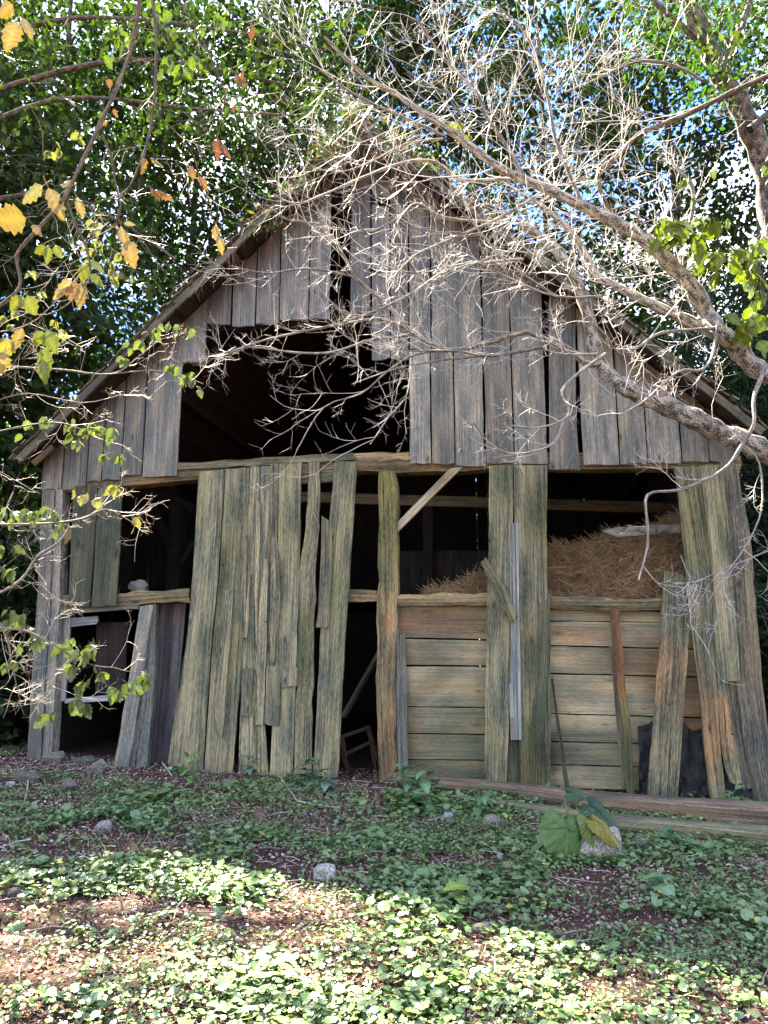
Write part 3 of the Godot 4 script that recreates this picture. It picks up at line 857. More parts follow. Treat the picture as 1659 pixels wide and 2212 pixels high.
func roof(depth: float):
	var z0 := depth - 0.3
	for s in [[eave_l, apex], [apex, eave_r]]:
		var a: Vector3 = s[0]; var b: Vector3 = s[1]
		var nrm := Vector3(-(b.y - a.y), b.x - a.x, 0).normalized()
		var mb := Mb.new()
		var n := 60
		for k in n:                                              # ribbed tin laid over boards, eave to ridge
			var z1 := lerpf(0.33, z0, float(k) / n); var z2 := lerpf(0.33, z0, (k + 1.0) / n)
			var h1 := 0.02 * sin(k * PI * 0.5); var h2 := 0.02 * sin((k + 1) * PI * 0.5)
			var c := Color(0.16, 0.13, 0.11).lerp(Color(0.20, 0.11, 0.07), rng.randf())
			var ta := a + nrm * 0.08; var tb := b + nrm * 0.08
			mb.flat(Vector3(ta.x, ta.y, z2) + nrm * h2, Vector3(tb.x, tb.y, z2) + nrm * h2, Vector3(tb.x, tb.y, z1) + nrm * h1, Vector3(ta.x, ta.y, z1) + nrm * h1, c)
		var pl := obj("roof", mb.mesh(), M.grey, barn)
		var m2 := Mb.new()
		var rows := 22
		for k in rows:                                           # sheathing boards under the tin
			var p := a.lerp(b, float(k) / rows); var q := a.lerp(b, (k + 1.0) / rows - 0.002)
			var c := tone_color("dark", p, 0.5, rng.randf()).lerp(Color(0.06, 0.028, 0.016), 0.6)  # near-black brown, the gloom under the roof painted into the boards
			var lo := nrm * 0.005; var hi := nrm * 0.03
			var P := [p + lo, q + lo, q + hi, p + hi]
			for e in 4:
				var g: Vector3 = P[e]; var h: Vector3 = P[(e + 1) % 4]
				m2.flat(Vector3(g.x, g.y, 0.32), Vector3(h.x, h.y, 0.32), Vector3(h.x, h.y, z0), Vector3(g.x, g.y, z0), c)
			m2.flat(Vector3(P[3].x, P[3].y, 0.32), Vector3(P[2].x, P[2].y, 0.32), Vector3(P[1].x, P[1].y, 0.32), Vector3(P[0].x, P[0].y, 0.32), c)
		obj("sheathing", m2.mesh(), M.old, pl)
		var m4 := Mb.new()                                       # ragged shingle ends along the front edge
		for k in 64:
			var p := a.lerp(b, (k + rnd(-0.3, 0.3)) / 64.0) + nrm * rnd(0.055, 0.085)
			var dirv := (b - a).normalized()
			var w := rnd(0.07, 0.17)
			bar(m4, Vector3(p.x, p.y, 0.1), Vector3(p.x, p.y, rnd(0.36, 0.44)) + nrm * rnd(-0.02, 0.02) + dirv * rnd(-0.02, 0.02), w, 0.014, tone_color("fascia", p * 3.0, 0.5, rng.randf()) * rnd(0.6, 1.1), nrm + dirv * rnd(-0.15, 0.15))
		tag(obj("shingle_edge", m4.mesh(), M.old, pl), "", "", "", "stuff")
		for k in 5:                                              # purlins inside
			var p := a.lerp(b, 0.12 + 0.19 * k) - nrm * 0.06
			var m3 := Mb.new()
			bar(m3, Vector3(p.x, p.y, -0.1), Vector3(p.x, p.y, depth), 0.1, 0.1, Color(0.04, 0.03, 0.02))
			obj("purlin", m3.mesh(), M.old, pl)
		# rake boards along the front edge
		var cuts := [0.0, 0.46, 1.0] if a == eave_l else [0.0, 0.4, 0.72, 1.0]
		for k in cuts.size() - 1:
			var L := PackedVector3Array(); var R := PackedVector3Array()
			for i in 7:
				var t := lerpf(cuts[k], cuts[k + 1] - 0.003, i / 6.0)
				var p := a.lerp(b, t)
				var zz := 0.335 + 0.006 * k
				L.append(Vector3(p.x, p.y, zz) + nrm * (0.05 + 0.012 * sin(t * 19.0)))
				R.append(Vector3(p.x, p.y, zz) - nrm * (0.04 + 0.01 * sin(t * 13.0 + 1.0)))
			slab(barn, "rake_board", L, R, 0.035, "fascia", {"rough": 0.01, "jag": 0.03})
	var mr := Mb.new()
	bar(mr, Vector3(apex.x, apex.y + 0.1, 0.35), Vector3(apex.x, apex.y + 0.1, z0), 0.3, 0.03, Color(0.14, 0.12, 0.1))
	obj("ridge_cap", mr.mesh(), M.old, barn)
	var ml := Mb.new()                                           # rafter tail sticking out at the left eave
	var p := fac(72, 1002, 0.2)
	bar(ml, p, fac(115, 965, 0.15), 0.05, 0.07, Color(0.2, 0.17, 0.13))
	obj("rafter_tail", ml.mesh(), M.old, barn)

# ---------------------------------------------------------------- loose things about the barn
func lean(called: String, label: String, category: String, L: Array, R: Array, d0: float, d1: float, th: float, tone: String, o := {}):
	var t := thing(called, label, category)
	t.transform = BT
	var b := board(t, "board", L, R, d0, d1, th, tone, o)
	var base := fac((L[-2] + R[-2]) / 2.0, L[-1], d1)
	b.position = -base
	t.transform = BT * Transform3D(Basis(), base)
	return t

func stone(px: float, py: float, w: float, h: float, label: String, c: Color, seed_: int, flat := 0.7, lift := 0.3, turn := 0.0, called := "stone", group := ""):
	var p := gnd(px, py)
	var k := p.distance_to(EYE) / F
	var sx := w * k * 0.5; var sy := h * k * 0.6
	var r := RandomNumberGenerator.new(); r.seed = seed_
	var planes := []
	for i in 9:
		planes.append([Vector3(r.randfn(), r.randfn() * 0.8, r.randfn()).normalized(), r.randf_range(0.42, 0.8)])
	planes.append([Vector3(r.randf_range(-0.3, 0.3), 1, r.randf_range(-0.2, 0.4)).normalized(), 0.55])
	var mb := Mb.new()
	var rows := 9; var cols := 14
	var P := []
	for i in rows + 1:
		var row := PackedVector3Array()
		for j in cols + 1:
			var th := PI * i / rows; var ph := TAU * (j % cols) / cols
			var d := Vector3(sin(th) * cos(ph), cos(th), sin(th) * sin(ph))
			var q := 1.0
			for pl in planes:
				var dt: float = d.dot(pl[0])
				if dt > 0.05: q = minf(q, pl[1] / dt)
			q *= 1.0 + 0.06 * nz.get_noise_3d(d.x * 200.0 + seed_ * 31, d.y * 200.0, d.z * 200.0)
			row.append(Vector3(d.x * sx, d.y * sy, d.z * sx * flat) * q)
		P.append(row)
	for i in rows:
		for j in cols:
			var cc := c * (1.0 + 0.25 * nz.get_noise_2d(i * 90.0 + seed_, j * 90.0))
			mb.flat(P[i][j], P[i][j + 1], P[i + 1][j + 1], P[i + 1][j], cc)
	var o := obj(called, mb.mesh(), M.stone, self, p + Vector3(0, sy * lift, 0))
	o.rotation.y = turn
	tag(o, label, "stone" if called != "brick" else "brick", group)
	return o

func build_loose():
	lean("leaning_plank", "wide mossy plank with a tan bare band, leaning on the stall wall", "plank", [1435, 1234, 1424, 1391, 1414, 1526, 1397, 1742], [1477, 1239, 1489, 1332, 1487, 1391, 1477, 1541, 1463, 1745], 0.06, 0.3, 0.035, "moss", {"stain": true, "jag": 0.02})
	lean("wooden_stake", "long narrow stake, rusty red at its top, against the stall planks", "stake", [1318, 1314, 1327, 1451, 1348, 1601, 1356, 1728], [1337, 1315, 1352, 1481, 1366, 1601, 1372, 1730], 0.02, 0.16, 0.04, "rust")
	lean("wooden_stake", "shorter mossy stake half hidden behind the rusty red one", "stake", [1317, 1397, 1327, 1496, 1345, 1704], [1326, 1398, 1339, 1541, 1352, 1704], -0.03, 0.08, 0.03, "moss")
	lean("wooden_lath", "thin dark lath leaning just right of the upright boards", "lath", [1190, 1465, 1206, 1590, 1222, 1712], [1195, 1465, 1213, 1590, 1233, 1714], -0.02, 0.12, 0.02, "green")
	lean("loose_board", "short split board hanging aslant across the tin strip", "board", [1038, 1213, 1070, 1275, 1098, 1345], [1053, 1207, 1090, 1265, 1117, 1332], 0.10, 0.16, 0.03, "moss", {"jag": 0.035, "rough": 0.01})
	# hay in the right bay
	var hay := thing("hay_heap", "heap of brown hay piled behind the stall rail", "hay", BT * fac(1300, 1290, -0.6))
	var inv := (BT * fac(1300, 1290, -0.6))
	hay.rotation.y = YAW
	var off: Vector3 = -fac(1300, 1290, -0.6)
	var tops := [[925, 1292], [960, 1282], [1000, 1270], [1045, 1250], [1110, 1226], [1184, 1200], [1250, 1193], [1310, 1170], [1380, 1153], [1450, 1143], [1478, 1128], [1500, 1122]]
	var P := []
	for i in 56:
		var t := i / 55.0
		var px := lerpf(925, 1500, t)
		var k := 0
		while k < tops.size() - 2 and tops[k + 1][0] < px: k += 1
		var py := lerpf(tops[k][1], tops[k + 1][1], (px - tops[k][0]) / float(tops[k + 1][0] - tops[k][0]))
		var a := fac(px, 1296, -0.16)
		var b := fac(px, py, -0.75)
		var row := PackedVector3Array()
		for j in 19:
			var s := j / 18.0
			var q := Vector3(a.x, lerpf(a.y, b.y, sin(minf(s * 1.25, 1.0) * PI / 2)), lerpf(a.z, b.z, pow(s, 1.5)) - maxf(s - 0.8, 0.0) * 6.0)
			q += Vector3(0, 0.08, 0.15) * nz.get_noise_2d(px * 1.2, s * 130.0) * minf(s * 6.0, 1.0) + Vector3(0, 0.02, 0.03) * nz.get_noise_2d(px * 5.0, s * 600.0)
			row.append(q + off)
		P.append(row)
	var mb := Mb.new()
	for i in 55:
		for j in 18:
			var c := Color(0.085, 0.042, 0.02).lerp(Color(0.14, 0.075, 0.035), nz.get_noise_2d(i * 30.0, j * 40.0) + 0.5)
			mb.flat(P[i][j + 1], P[i + 1][j + 1], P[i + 1][j], P[i][j], c)
	obj("heap", mb.mesh(), M.straw, hay)
	var sm := Mb.new()
	tube(sm, PackedVector3Array([Vector3(-0.5, 0, 0), Vector3(-0.2, 0.05, 0.03), Vector3(0.15, 0.04, 0), Vector3(0.5, -0.03, -0.04)]), PackedFloat32Array([0.007, 0.009, 0.009, 0.005]), 3, Color(1, 1, 1), Color(1, 1, 1))
	var xf := []; var cs := []
	for k in 9000:
		var i := rng.randi_range(0, 54); var j := rng.randi_range(0, 15)
		var q: Vector3 = P[i][j].lerp(P[i + 1][j + 1], rng.randf()) + Vector3(0, 0, 0.008)
		if k < 500:
			q = Vector3(q.x, P[i][0].y + rnd(-0.03, 0.04), P[i][0].z + rnd(0.0, 0.12))
		var bs := Basis.from_euler(Vector3(rnd(-0.5, 0.5), rnd(-0.9, 0.9), rng.randfn(0, 0.8)))
		xf.append(Transform3D(bs.scaled(Vector3.ONE * rnd(0.12, 0.3) * (1.0 if k % 6 > 0 else 1.5)), q))
		cs.append(Color(0.17, 0.10, 0.04).lerp(Color(0.46, 0.32, 0.14), rng.randf() * rng.randf() * 1.2) * rnd(0.6, 1.1))
	tag(multi("straw", sm.mesh(), M.straw, xf, cs, hay), "", "", "", "stuff")
	# dark crumpled sheet behind the right-hand planks
	var sheet := Mb.new()
	var W := 34; var H := 26
	var G := []
	for i in H + 1:
		var row := PackedVector3Array()
		for j in W + 1:
			var f := float(j) / W
			var px := lerpf(1378, 1650, f)
			var top := 1565.0 - 30.0 * sin(f * 7.0) + 14.0 * sin(f * 19.0) - (26.0 if f > 0.7 else 0.0)
			var py := lerpf(top, 1752, float(i) / H)
			var q := fac(px, py, -0.06 + 0.14 * i / H)
			q.z += 0.10 * absf(nz.get_noise_2d(px * 2.0 + i * 4.0, py * 0.5)) + 0.05 * absf(sin(f * 21.0 + i * 0.12)) * (1.0 - absf(nz.get_noise_2d(px, py)))
			if i == 0: q.z -= 0.12
			row.append(q)
		G.append(row)
	for i in H:
		for j in W:
			sheet.flat(G[i][j], G[i][j + 1], G[i + 1][j + 1], G[i + 1][j], Color(0.022, 0.022, 0.018) * (1.0 + 0.5 * nz.get_noise_2d(i * 30.0, j * 30.0)))
	var bp := fac(1500, 1740, 0.0)
	var so := obj("tarpaulin", sheet.mesh(), M.cloth, self)
	so.transform = BT
	tag(so, "dark crumpled sheet slumped behind the leaning planks at the right corner", "tarpaulin")
	# broken chair and pole inside, behind the door
	var ch := thing("broken_chair", "old wooden chair frame tipped over in the dark behind the door", "chair")
	ch.transform = BT
	var cc := Color(0.10, 0.07, 0.05)
	for a in [[738, 1592, 800, 1570, "seat_rail"], [736, 1634, 808, 1600, "seat_rail"], [795, 1570, 815, 1640, "leg"], [740, 1630, 765, 1690, "leg"], [802, 1600, 818, 1690, "leg"], [738, 1592, 745, 1640, "leg"]]:
		var m := Mb.new()
		bar(m, fac(a[0], a[1], -0.6), fac(a[2], a[3], -0.55), 0.045, 0.045, cc)
		obj(a[4], m.mesh(), M.old, ch)
	var pm := Mb.new()
	bar(pm, fac(742, 1548, -0.8), fac(825, 1400, -0.5), 0.06, 0.05, Color(0.2, 0.19, 0.17))
	var po := obj("prop_pole", pm.mesh(), M.old, self)
	po.transform = BT
	tag(po, "grey pole propped aslant in the dark gap behind the door", "pole")
	# rubbish on the loft above the left rail
	var bagm := Mb.new()
	for i in 12:
		for j in 18:
			var q := []
			for e in [[i, j], [i, j + 1], [i + 1, j + 1], [i + 1, j]]:
				var th: float = PI * e[0] / 12.0; var ph: float = TAU * (e[1] % 18) / 18.0
				var d := Vector3(sin(th) * cos(ph), cos(th), sin(th) * sin(ph))
				q.append(fac(300, 1268, -0.5) + d * Vector3(0.13, 0.09, 0.12) * (1.0 + 0.3 * nz.get_noise_3dv(d * 120.0)))
			bagm.flat(q[0], q[1], q[2], q[3], Color(0.22, 0.2, 0.155))
	var bo := obj("sack", bagm.mesh(), M.cloth, self)
	bo.transform = BT
	tag(bo, "small pale sack lying on the rail left of the door", "sack")
	# fallen timbers
	for a in [[[946, 1697, 1100, 1716, 1300, 1744, 1500, 1766, 1680, 1784], 22.0, 46.0, 0.06, "log", "long reddish weathered timber lying in front of the stall wall"], [[955, 1721, 1100, 1742, 1300, 1776, 1500, 1800, 1680, 1824], 14.0, 40.0, -0.02, "moss", "lower grey timber lying half buried along the reddish one"]]:
		var pts := PackedVector3Array(); var rad := PackedFloat32Array()
		var n: int = a[0].size() / 2
		var raw := PackedVector3Array()
		for i in n:
			raw.append(gnd(a[0][2 * i], a[0][2 * i + 1] + 8))
		raw = smooth_path(raw, 6)
		for i in raw.size():
			var k := raw[i].distance_to(EYE) / F
			var r := lerpf(a[1], a[2], float(i) / raw.size()) * 0.5 * k * 1.08
			pts.append(raw[i] + Vector3(0, r * 0.8 + a[3] * 0.3, 0)); rad.append(r)
		var lm := Mb.new()
		log_shape(lm, pts, rad, a[4])
		var lo := obj("fallen_timber", lm.mesh(), M.old, self)
		tag(lo, a[5], "timber")
	# stones
	stone(1288, 1852, 104, 96, "large pale stone half under the broad burdock leaves", Color(0.46, 0.42, 0.33), 3, 0.75, 0.4, 0.3)
	stone(708, 1897, 66, 44, "sunlit white stone in the middle of the clearing", Color(0.55, 0.53, 0.48), 5, 0.7, 0.3)
	stone(1068, 1785, 60, 42, "grey slab-like stone just below the fallen timbers", Color(0.33, 0.29, 0.23), 8, 0.5, 0.3, 0.7)
	stone(1170, 1760, 70, 26, "low mossy stone between the grey slab and the burdock", Color(0.2, 0.2, 0.15), 9, 0.5, 0.3)
	stone(120, 1650, 56, 38, "pale block of stone at the foot of the left corner post", Color(0.24, 0.22, 0.175), 12, 0.7, 0.4)
	stone(208, 1676, 40, 40, "squared grey stone standing below the left window", Color(0.23, 0.215, 0.175), 14, 0.7, 0.5)
	stone(62, 1688, 58, 30, "mossy boulder left of the corner post", Color(0.17, 0.17, 0.13), 15, 0.7, 0.3)
	stone(22, 1700, 18, 18, "small white stone at the far left edge", Color(0.5, 0.5, 0.48), 16)
	stone(185, 1650, 60, 28, "flat dark stone in the left doorway", Color(0.14, 0.14, 0.12), 17)
	stone(150, 1705, 46, 30, "round stone in the soil before the left post", Color(0.2, 0.19, 0.16), 18)
	stone(310, 1755, 60, 14, "thin flat stone lying in the leaves left of the brick", Color(0.36, 0.33, 0.28), 19)
	stone(225, 1795, 46, 30, "grey stone among bright leaves at the left", Color(0.36, 0.33, 0.3), 20)
	stone(768, 1815, 52, 30, "dull stone sunk in the leaves right of the brick", Color(0.2, 0.19, 0.17), 21)
	stone(1385, 1835, 50, 30, "dark stone in the leaves right of the burdock", Color(0.16, 0.15, 0.12), 22)
	stone(1360, 1745, 36, 30, "small reddish stone under the stakes", Color(0.25, 0.16, 0.12), 23)
	stone(965, 1775, 30, 26, "small bluish grey stone under the end of the timbers", Color(0.36, 0.38, 0.38), 24)
	stone(35, 1935, 60, 24, "brown flat stone at the left edge of the sunlit ground", Color(0.14, 0.11, 0.09), 25)
	stone(1050, 2010, 70, 26, "pale stone in the bright sunlit leaves", Color(0.4, 0.34, 0.27), 26)
	# brick standing on end
	var bp2 := gnd(564, 1782)
	var k2 := bp2.distance_to(EYE) / F
	var bmh := Mb.new()
	box(bmh, Vector3(-12 * k2, -0.02, -0.03), Vector3(12 * k2, 30 * k2, 0.03), Color(0.24, 0.16, 0.12))
	var bk := obj("brick", bmh.mesh(), M.stone, self, bp2)
	bk.rotation = Vector3(-0.2, 0.25, 0.06)
	tag(bk, "worn reddish brick standing on end among the ground leaves", "brick")

func log_shape(mb: Mb, pts: PackedVector3Array, rad: PackedFloat32Array, tone: String):
	var n := pts.size()
	var sides := 14
	var prev := []; var pcol := []
	var run := 0.0
	for i in n:
		var d := (pts[mini(i + 1, n - 1)] - pts[maxi(i - 1, 0)]).normalized()
		var s := d.cross(Vector3.UP).normalized()
		var t := s.cross(d)
		var ring := []; var rc := []
		if i > 0: run += pts[i].distance_to(pts[i - 1])
		for k in sides + 1:
			var w := TAU * (k % sides) / sides
			var q := pow(pow(absf(cos(w)), 3.5) + pow(absf(sin(w)), 3.5), -1.0 / 3.5)
			q *= 1.0 + 0.2 * nz.get_noise_2d((k % sides) * 140.0, run * 25.0)
			var p := pts[i] + (s * cos(w) * 1.15 + t * sin(w)) * rad[i] * q
			if i == 0 or i == n - 1: p += d * rnd(-0.06, 0.06)
			ring.append(p)
			rc.append(tone_color(tone, Vector3((k % sides) * 0.3, run * 3.0, 0), 0.5, 0.6))
		if i > 0:
			for k in sides:
				var u0 := float(k) / sides; var u1 := (k + 1.0) / sides
				mb.quad(prev[k], ring[k], ring[k + 1], prev[k + 1], Vector2(u0, (run - 0.2) / 2.6), Vector2(u0, run / 2.6), Vector2(u1, run / 2.6), Vector2(u1, (run - 0.2) / 2.6), pcol[k], rc[k], rc[k + 1], pcol[k + 1])
		else:
			for k in sides: mb.tri(pts[0], ring[k], ring[k + 1], rc[0])
		if i == n - 1:
			for k in sides: mb.tri(pts[i], ring[k + 1], ring[k], rc[0])
		prev = ring; pcol = rc

# ---------------------------------------------------------------- ground and what grows on it
func axis(lo: float, hi: float, far: float, step: float) -> PackedFloat32Array:
	var a := PackedFloat32Array()
	var d := step; var x := lo
	var left := []
	while x > -far:
		d *= 1.45; x -= d; left.append(x)
	left.reverse()
	for q in left: a.append(q)
	x = lo
	while x < hi:
		a.append(x); x += step
	d = step
	while x < far:
		a.append(x); d *= 1.45; x += d
	a.append(x)
	return a

func build_ground():
	var X := axis(-9, 9, 220, 0.14); var Z := axis(-4, 9, 220, 0.14)
	var mb := Mb.new()
	var v := PackedVector3Array(); var n := PackedVector3Array(); var c := PackedColorArray(); var ix := PackedInt32Array()
	for z in Z:
		for x in X:
			v.append(Vector3(x, gh(x, z), z))
			var e := 0.1
			n.append(Vector3(gh(x - e, z) - gh(x + e, z), 2 * e, gh(x, z - e) - gh(x, z + e)).normalized())
			var q := nz.get_noise_2d(x * 45.0, z * 45.0) * 0.5 + 0.5
			c.append(Color(0.15, 0.105, 0.08).lerp(Color(0.28, 0.20, 0.16), q))
	var w := X.size()
	for i in Z.size() - 1:
		for j in w - 1:
			var a := i * w + j
			ix.append_array([a, a + 1, a + w + 1, a, a + w + 1, a + w])
	var arr := []
	arr.resize(Mesh.ARRAY_MAX)
	arr[Mesh.ARRAY_VERTEX] = v; arr[Mesh.ARRAY_NORMAL] = n; arr[Mesh.ARRAY_COLOR] = c; arr[Mesh.ARRAY_INDEX] = ix
	var m := ArrayMesh.new()
	m.add_surface_from_arrays(Mesh.PRIMITIVE_TRIANGLES, arr)
	tag(obj("ground", m, M.earth), "red brown soil of the clearing before the barn", "ground", "", "structure")

func in_barn(p: Vector3, m := 0.06) -> bool:
	var q: Vector3 = BT.affine_inverse() * p
	return q.z < m and absf(q.x) < 4.75

func build_cover():
	var sets := [[], [], []]; var cols := [[], [], []]
	var meshes := [round_leaf(1, 0.12), round_leaf(2, -0.1), round_leaf(3, 0.25)]
	var tries := 0
	var count := 0
	while count < 110000 and tries < 500000:
		tries += 1
		var p := Vector3(rnd(-7.5, 7.5), 0, rnd(-2.5, 8.3))
		if p.z < 8.3 and absf(p.x) > (8.9 - p.z) * 0.56 + 0.5: continue
		if in_barn(p, 0.1): continue
		var den := nz.get_noise_2d(p.x * 55.0 + 400.0, p.z * 85.0) * 1.25 + nz.get_noise_2d(p.x * 240.0, p.z * 240.0) * 0.6 + 0.33
		if p.x < -1.5 and p.z < 0.6: den -= 0.55
		if p.x > 0.0 and p.z > 0.6: den += 0.28 * (1.0 - smoothstep(4.5, 7.0, p.z))
		if p.z > 4.3: den += 0.10
		if rng.randf() > den: continue
		p.y = gh(p.x, p.z)
		var s := rnd(0.013, 0.037) * (1.0 if rng.randf() < 0.93 else 1.7)
		s *= clampf(1.0 + nz.get_noise_2d(p.x * 70.0 + 77.0, p.z * 70.0) * 1.1, 0.6, 1.5)
		var tilt := rnd(0.0, 0.75)
		var b := Basis(Vector3(rng.randfn(), 0, rng.randfn() + 0.001).normalized(), tilt) * Basis(Vector3.UP, rnd(0, TAU))
		var k := rng.randi_range(0, 2)
		sets[k].append(Transform3D(b.scaled(Vector3(s, s, s * rnd(0.85, 1.1))), p + Vector3(0, rnd(0.005, 0.055) + s * 0.4, 0)))
		var c := Color(0.06, 0.12, 0.035).lerp(Color(0.145, 0.20, 0.07), rng.randf())
		if rng.randf() < 0.03: c = Color(0.30, 0.27, 0.05)
		cols[k].append(c)
		count += 1
	for k in 3:
		tag(multi("ground_cover", meshes[k], M.leaf, sets[k], cols[k]), ["low round ground leaves with upturned rims spread over the clearing", "low round ground leaves with down-curved rims spread over the clearing", "low cupped ground leaves spread over the clearing"][k], "ground cover", "", "stuff")
	# litter: bits of dead leaf and twig
	var lm := Mb.new()
	lm.quad(Vector3(-0.5, 0, 0), Vector3(0, 0.22, -0.28), Vector3(0.5, 0.05, 0), Vector3(0.05, 0.16, 0.26), Vector2.ZERO, Vector2.ZERO, Vector2.ZERO, Vector2.ZERO, Color(1, 1, 1), Color(0.8, 0.8, 0.8), Color(1, 1, 1), Color(1.1, 1.1, 1.1))
	var xf := []; var cs := []
	for i in 150000:
		var p := Vector3(rnd(-7, 7), 0, rnd(-2.2, 8.2))
		if absf(p.x) > (8.9 - p.z) * 0.56 + 0.5 or in_barn(p, -0.6): continue
		p.y = gh(p.x, p.z) + 0.006
		var s := rnd(0.012, 0.042)
		xf.append(Transform3D(Basis.from_euler(Vector3(rnd(-0.5, 0.5), rnd(0, TAU), rnd(-0.5, 0.5))).scaled(Vector3(s, s, s * rnd(0.4, 1.0))), p))
		cs.append([Color(0.22, 0.12, 0.09), Color(0.34, 0.22, 0.17), Color(0.13, 0.085, 0.065), Color(0.46, 0.37, 0.31), Color(0.30, 0.15, 0.125)][rng.randi_range(0, 4)] * rnd(0.7, 1.2))
	tag(multi("leaf_litter", lm.mesh(), M.straw, xf, cs), "reddish brown dead leaf litter scattered on the soil", "leaf litter", "", "stuff")
	# upright heart leaves in clumps, and bits of twig
	var hm := heart_leaf(5, 1.0, Color(0.85, 0.85, 0.85), Color(1.1, 1.1, 1.1))
	xf = []; cs = []
	for i in 260:
		var o := Vector3(rnd(-5, 5), 0, rnd(1.0, 7.6))
		if absf(o.x) > (8.9 - o.z) * 0.56 + 0.3 or nz.get_noise_2d(o.x * 50.0 + 1300.0, o.z * 70.0) < -0.08: continue
		for e in rng.randi_range(4, 12):
			var p := o + Vector3(rng.randfn(), 0, rng.randfn()) * 0.10
			p.y = gh(p.x, p.z) + rnd(0.03, 0.075)
			if in_barn(p, 0.3): continue
			var s := rnd(0.035, 0.075)
			xf.append(Transform3D((Basis(Vector3.UP, rnd(0, TAU)) * Basis(Vector3(0, 0, 1), rnd(-1.1, 0.2)) * Basis(Vector3.RIGHT, rnd(-0.5, 0.5))).scaled(Vector3.ONE * s), p))
			cs.append(Color(0.075, 0.135, 0.04).lerp(Color(0.15, 0.20, 0.06), rng.randf()))
	tag(multi("violet_leaves", hm, M.leaf, xf, cs), "clumps of upright heart-shaped leaves among the low ground cover", "ground plants", "", "stuff")
	var km := Mb.new()
	tube(km, PackedVector3Array([Vector3(-0.5, 0, 0), Vector3(-0.1, 0.04, 0.05), Vector3(0.5, 0, -0.03)]), PackedFloat32Array([0.02, 0.018, 0.01]), 4, Color(1, 1, 1), Color(1, 1, 1))
	xf = []; cs = []
	for i in 2600:
		var p := Vector3(rnd(-6, 6), 0, rnd(-1.5, 8.0))
		if absf(p.x) > (8.9 - p.z) * 0.56 + 0.5 or in_barn(p): continue
		p.y = gh(p.x, p.z) + rnd(0.005, 0.03)
		xf.append(Transform3D(Basis.from_euler(Vector3(0, rnd(0, TAU), rnd(-0.2, 0.2))).scaled(Vector3.ONE * rnd(0.05, 0.28) * rnd(0.5, 1.0)), p))
		cs.append(Color(0.22, 0.16, 0.115).lerp(Color(0.45, 0.38, 0.3), rng.randf()))
	tag(multi("twig_litter", km.mesh(), M.twig, xf, cs), "broken bits of dry twig strewn over the soil", "twig litter", "", "stuff")
	# grass blades and thin dry stalks
	var gm := Mb.new()
	var g0 := Vector3.ZERO
	for i in 3:
		var y0 := i / 3.0; var y1 := (i + 1) / 3.0
		var w0 := 0.045 * (1 - y0); var w1 := 0.045 * (1 - y1)
		gm.quad(Vector3(y1 * y1 * 0.5 - w1, y1, 0), Vector3(y1 * y1 * 0.5 + w1, y1, 0.004), Vector3(y0 * y0 * 0.5 + w0, y0, 0.004), Vector3(y0 * y0 * 0.5 - w0, y0, 0), Vector2.ZERO, Vector2.ZERO, Vector2.ZERO, Vector2.ZERO, Color(1, 1, 1), Color(1, 1, 1), Color(1, 1, 1), Color(1, 1, 1))
	xf = []; cs = []
	for i in 22000:
		var p := Vector3(rnd(-6.5, 6.5), 0, rnd(-1.5, 8.0))
		if absf(p.x) > (8.9 - p.z) * 0.56 + 0.5 or in_barn(p): continue
		if nz.get_noise_2d(p.x * 90.0 + 900.0, p.z * 90.0) < -0.05: continue
		p.y = gh(p.x, p.z)
		var s := rnd(0.05, 0.13)
		xf.append(Transform3D((Basis(Vector3.UP, rnd(0, TAU)) * Basis(Vector3.RIGHT, rnd(-0.7, 0.7))).scaled(Vector3(s * 1.2, s, s)), p))
		cs.append(Color(0.10, 0.15, 0.05).lerp(Color(0.32, 0.25, 0.13), rng.randf() * rng.randf() * 1.3))
	tag(multi("grass", gm.mesh(), M.leaf, xf, cs), "sparse short grass blades between the ground leaves", "grass", "", "stuff")

func weed(px: float, py: float, h: float, n: int, label: String, c: Color, size: float, slim: float, group := ""):
	var p := gnd(px, py)
	var k := p.distance_to(EYE) / F
	var t := thing("weed", label, "plant", p, group)
	var H := h * k
	var sm := Mb.new()
	var tips := []
	for s in maxi(1, n / 6):
		var d := Vector3(rnd(-0.35, 0.35), 1, rnd(-0.2, 0.4)).normalized()
		var pts := PackedVector3Array(); var rad := PackedFloat32Array()
		for i in 6:
			pts.append(d * H * i / 5.0 + Vector3(0.02, 0, 0) * sin(i * 1.4 + s)); rad.append(0.004 * (1.1 - i / 6.0))
		tube(sm, pts, rad, 4, Color(0.16, 0.2, 0.08), Color(0.16, 0.22, 0.08))
		tips.append(pts)
	obj("stem", sm.mesh(), M.twig, t)
	var lm := leaf_mesh(slim, 0.25, 0.25, 0.35, 0.2, int(px), c, c * 1.35)
	for i in n:
		var pts: PackedVector3Array = tips[i % tips.size()]
		var q := pts[1 + (i / tips.size()) % 5]
		var o := obj("leaf", lm, M.leaf, t, q)
		o.rotation = Vector3(rnd(-0.2, 0.2), i * 2.4 + rnd(-0.3, 0.3), rnd(-0.3, 0.5))
		o.scale = Vector3.ONE * size * k * rnd(0.7, 1.25)

